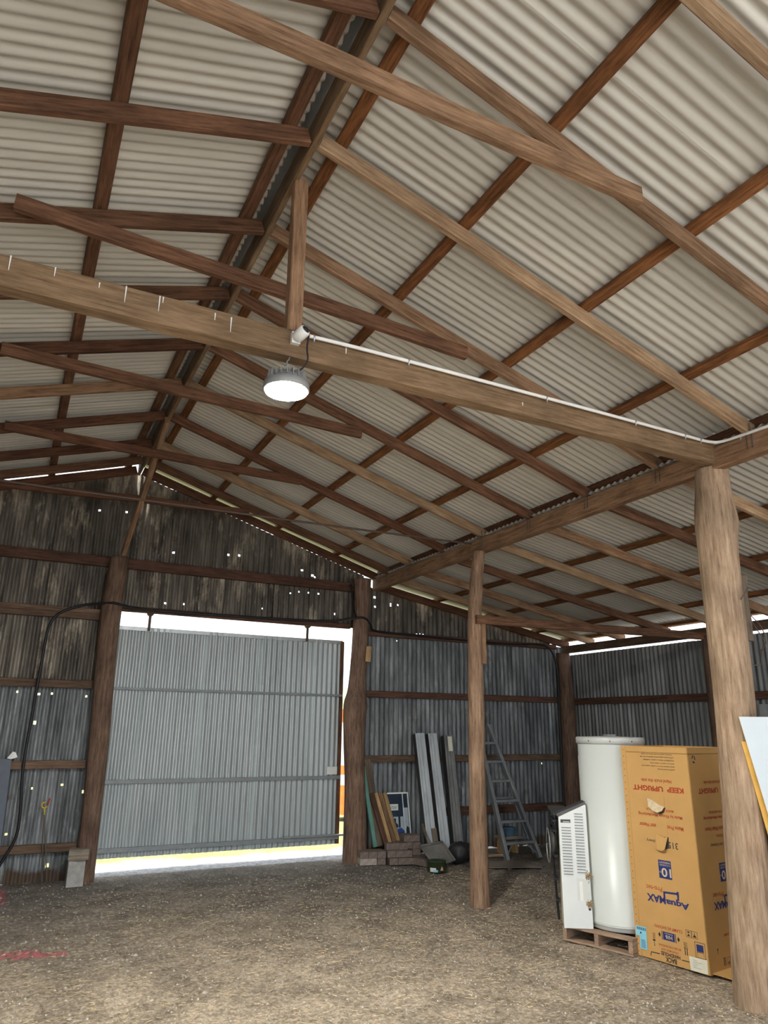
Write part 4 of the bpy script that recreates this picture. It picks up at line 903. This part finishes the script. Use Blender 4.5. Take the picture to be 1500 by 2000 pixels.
f1.poly([(.279, 1.0), (.376, .999), (.368, .885), (.268, .905)], 'torn_patch', 'cardboard', box, .002, .001)
def flap(ptsA, ptsB, nm, mt): # hanging torn flap: hinge line to a lifted edge
    mb = MB(); n = len(ptsA); vs = [f1.p(a, b_, l) for a, b_, l in ptsA]+[f1.p(a, b_, l) for a, b_, l in ptsB]
    mb.add(vs, [(i, i+1, n+i+1, n+i) for i in range(n-1)]); o = mb.build(nm, mt, box)
    md = o.modifiers.new('thickness', 'SOLIDIFY'); md.thickness = .003; return o
flap([(.218, 1.160, .004), (.262, 1.150, .006), (.315, 1.122, .006), (.366, 1.108, .006)], [(.232, 1.10, .022), (.272, 1.075, .034), (.318, 1.062, .036), (.355, 1.078, .028)], 'torn_flap', 'cardboard_torn')
flap([(.266, .906, .004), (.30, .895, .006), (.34, .882, .006), (.372, .893, .006)], [(.262, .80, .018), (.285, .79, .026), (.325, .788, .03), (.352, .803, .03)], 'torn_flap', 'cardboard')
f1.poly([(.345, .895), (.375, .89), (.372, .81), (.345, .80), (.30, .785), (.28, .795)], 'hole', 'dark_plastic', box, .0006)
f1.poly([(.355, 1.10), (.372, 1.105), (.36, 1.07), (.325, 1.052), (.27, 1.062), (.25, 1.085)], 'hole', 'dark_plastic', box, .0006)

# ------------------------------------------------------------------ sheets leaning on the pale post
e = V((.80, -.60, 0)).normalized(); T0 = V((4.476, 3.425, 1.783)); v0 = (V((4.585, 3.38, 1.165))-T0).normalized(); nB = e.cross(v0).normalized(); nB = nB if nB.y < 0 else -nB
def leansheet(T_, v_, w, L, th, face, core, label, nm):
    n_ = e.cross(v_).normalized(); n_ = n_ if n_.y < 0 else -n_
    o = thing(nm, label, 'board', tuple(T_+v_*L), 'boards leaning on the pale trunk post')
    c4 = lambda off: [T_+n_*off, T_+e*w+n_*off, T_+e*w+v_*L+n_*off, T_+v_*L+n_*off]
    MB().prism(c4(0), n_*th).build('core', core, o); MB().prism(c4(th), n_*.002).build('facing', face, o)
    return o
L1 = 1.783/-v0.z
leansheet(T0-nB*.012, v0, .9, L1-.01, .010, 'white_sheet', 'foam_yellow', 'white faced board with yellow edge leaning on the pale trunk post, in front', 'white_board')
v1 = V((.098, -.030, -.547)).normalized(); T1 = V((4.502, 3.452, 1.62))
leansheet(T1, v1, .85, 1.62/-v1.z-.01, .006, 'foam_yellow', 'foam_yellow', 'yellow board leaning behind the white board', 'yellow_board')
o = MB().box((8.10, 5.83, 1.86), (.06, .10, .28)).build('meter_box', 'steel'); tag(o, 'small grey metal box on the right side wall', 'box')

# ------------------------------------------------------------------ loose straw, pebbles, a few stones
rs = random.Random(3)
def scatter_z(x, y): return fh(x, y)
st = MB()
for k in range(14000):
    y = rs.uniform(2.8, 8.6); x = rs.uniform(-.6, 6.0)
    dens = .35+.65*(noise.noise(V((x*.9, y*.9, 4)))+.4)
    if rs.random() > dens*(1.15-.11*max(0, y-3)): continue
    L = rs.uniform(.006, .024)*(1.6 if rs.random() < .06 else 1); a = rs.uniform(0, math.pi); z = scatter_z(x, y)+.004
    d = V((math.cos(a), math.sin(a), rs.uniform(-.1, .1)))*L; s_ = V((-math.sin(a), math.cos(a), 0))*.0009; c = V((x, y, z))
    st.add([c-d-s_, c-d+s_, c-d+V((0, 0, .002)), c+d-s_, c+d+s_, c+d+V((0, 0, .002))], [(0, 3, 5, 2), (1, 2, 5, 4), (0, 1, 4, 3)])
plain('straw', (.60, .47, .27), .9, var=.3, scale=3)
tag(st.build('loose_straw', 'straw'), 'loose straw scattered over the earth floor', 'straw', kind='stuff')
plain('pebble', (.38, .34, .29), .9, var=.3, scale=5)
pb = MB()
for k in range(7000):
    y = rs.uniform(2.8, 9.3); x = rs.uniform(-.6, 6.5); r = rs.uniform(.004, .011)*(1.7 if rs.random() < .05 else 1); z = scatter_z(x, y)+r*.3
    R = [r*rs.uniform(.7, 1.3) for _ in range(6)]
    pb.add([(x+R[0], y, z), (x, y+R[1], z), (x-R[2], y, z), (x, y-R[3], z), (x, y, z+R[4]*.8), (x, y, z-R[5]*.5)], [(0, 1, 4), (1, 2, 4), (2, 3, 4), (3, 0, 4), (1, 0, 5), (2, 1, 5), (3, 2, 5), (0, 3, 5)])
tag(pb.build('pebbles', 'pebble'), 'small pebbles strewn over the earth floor', 'pebbles', kind='stuff')
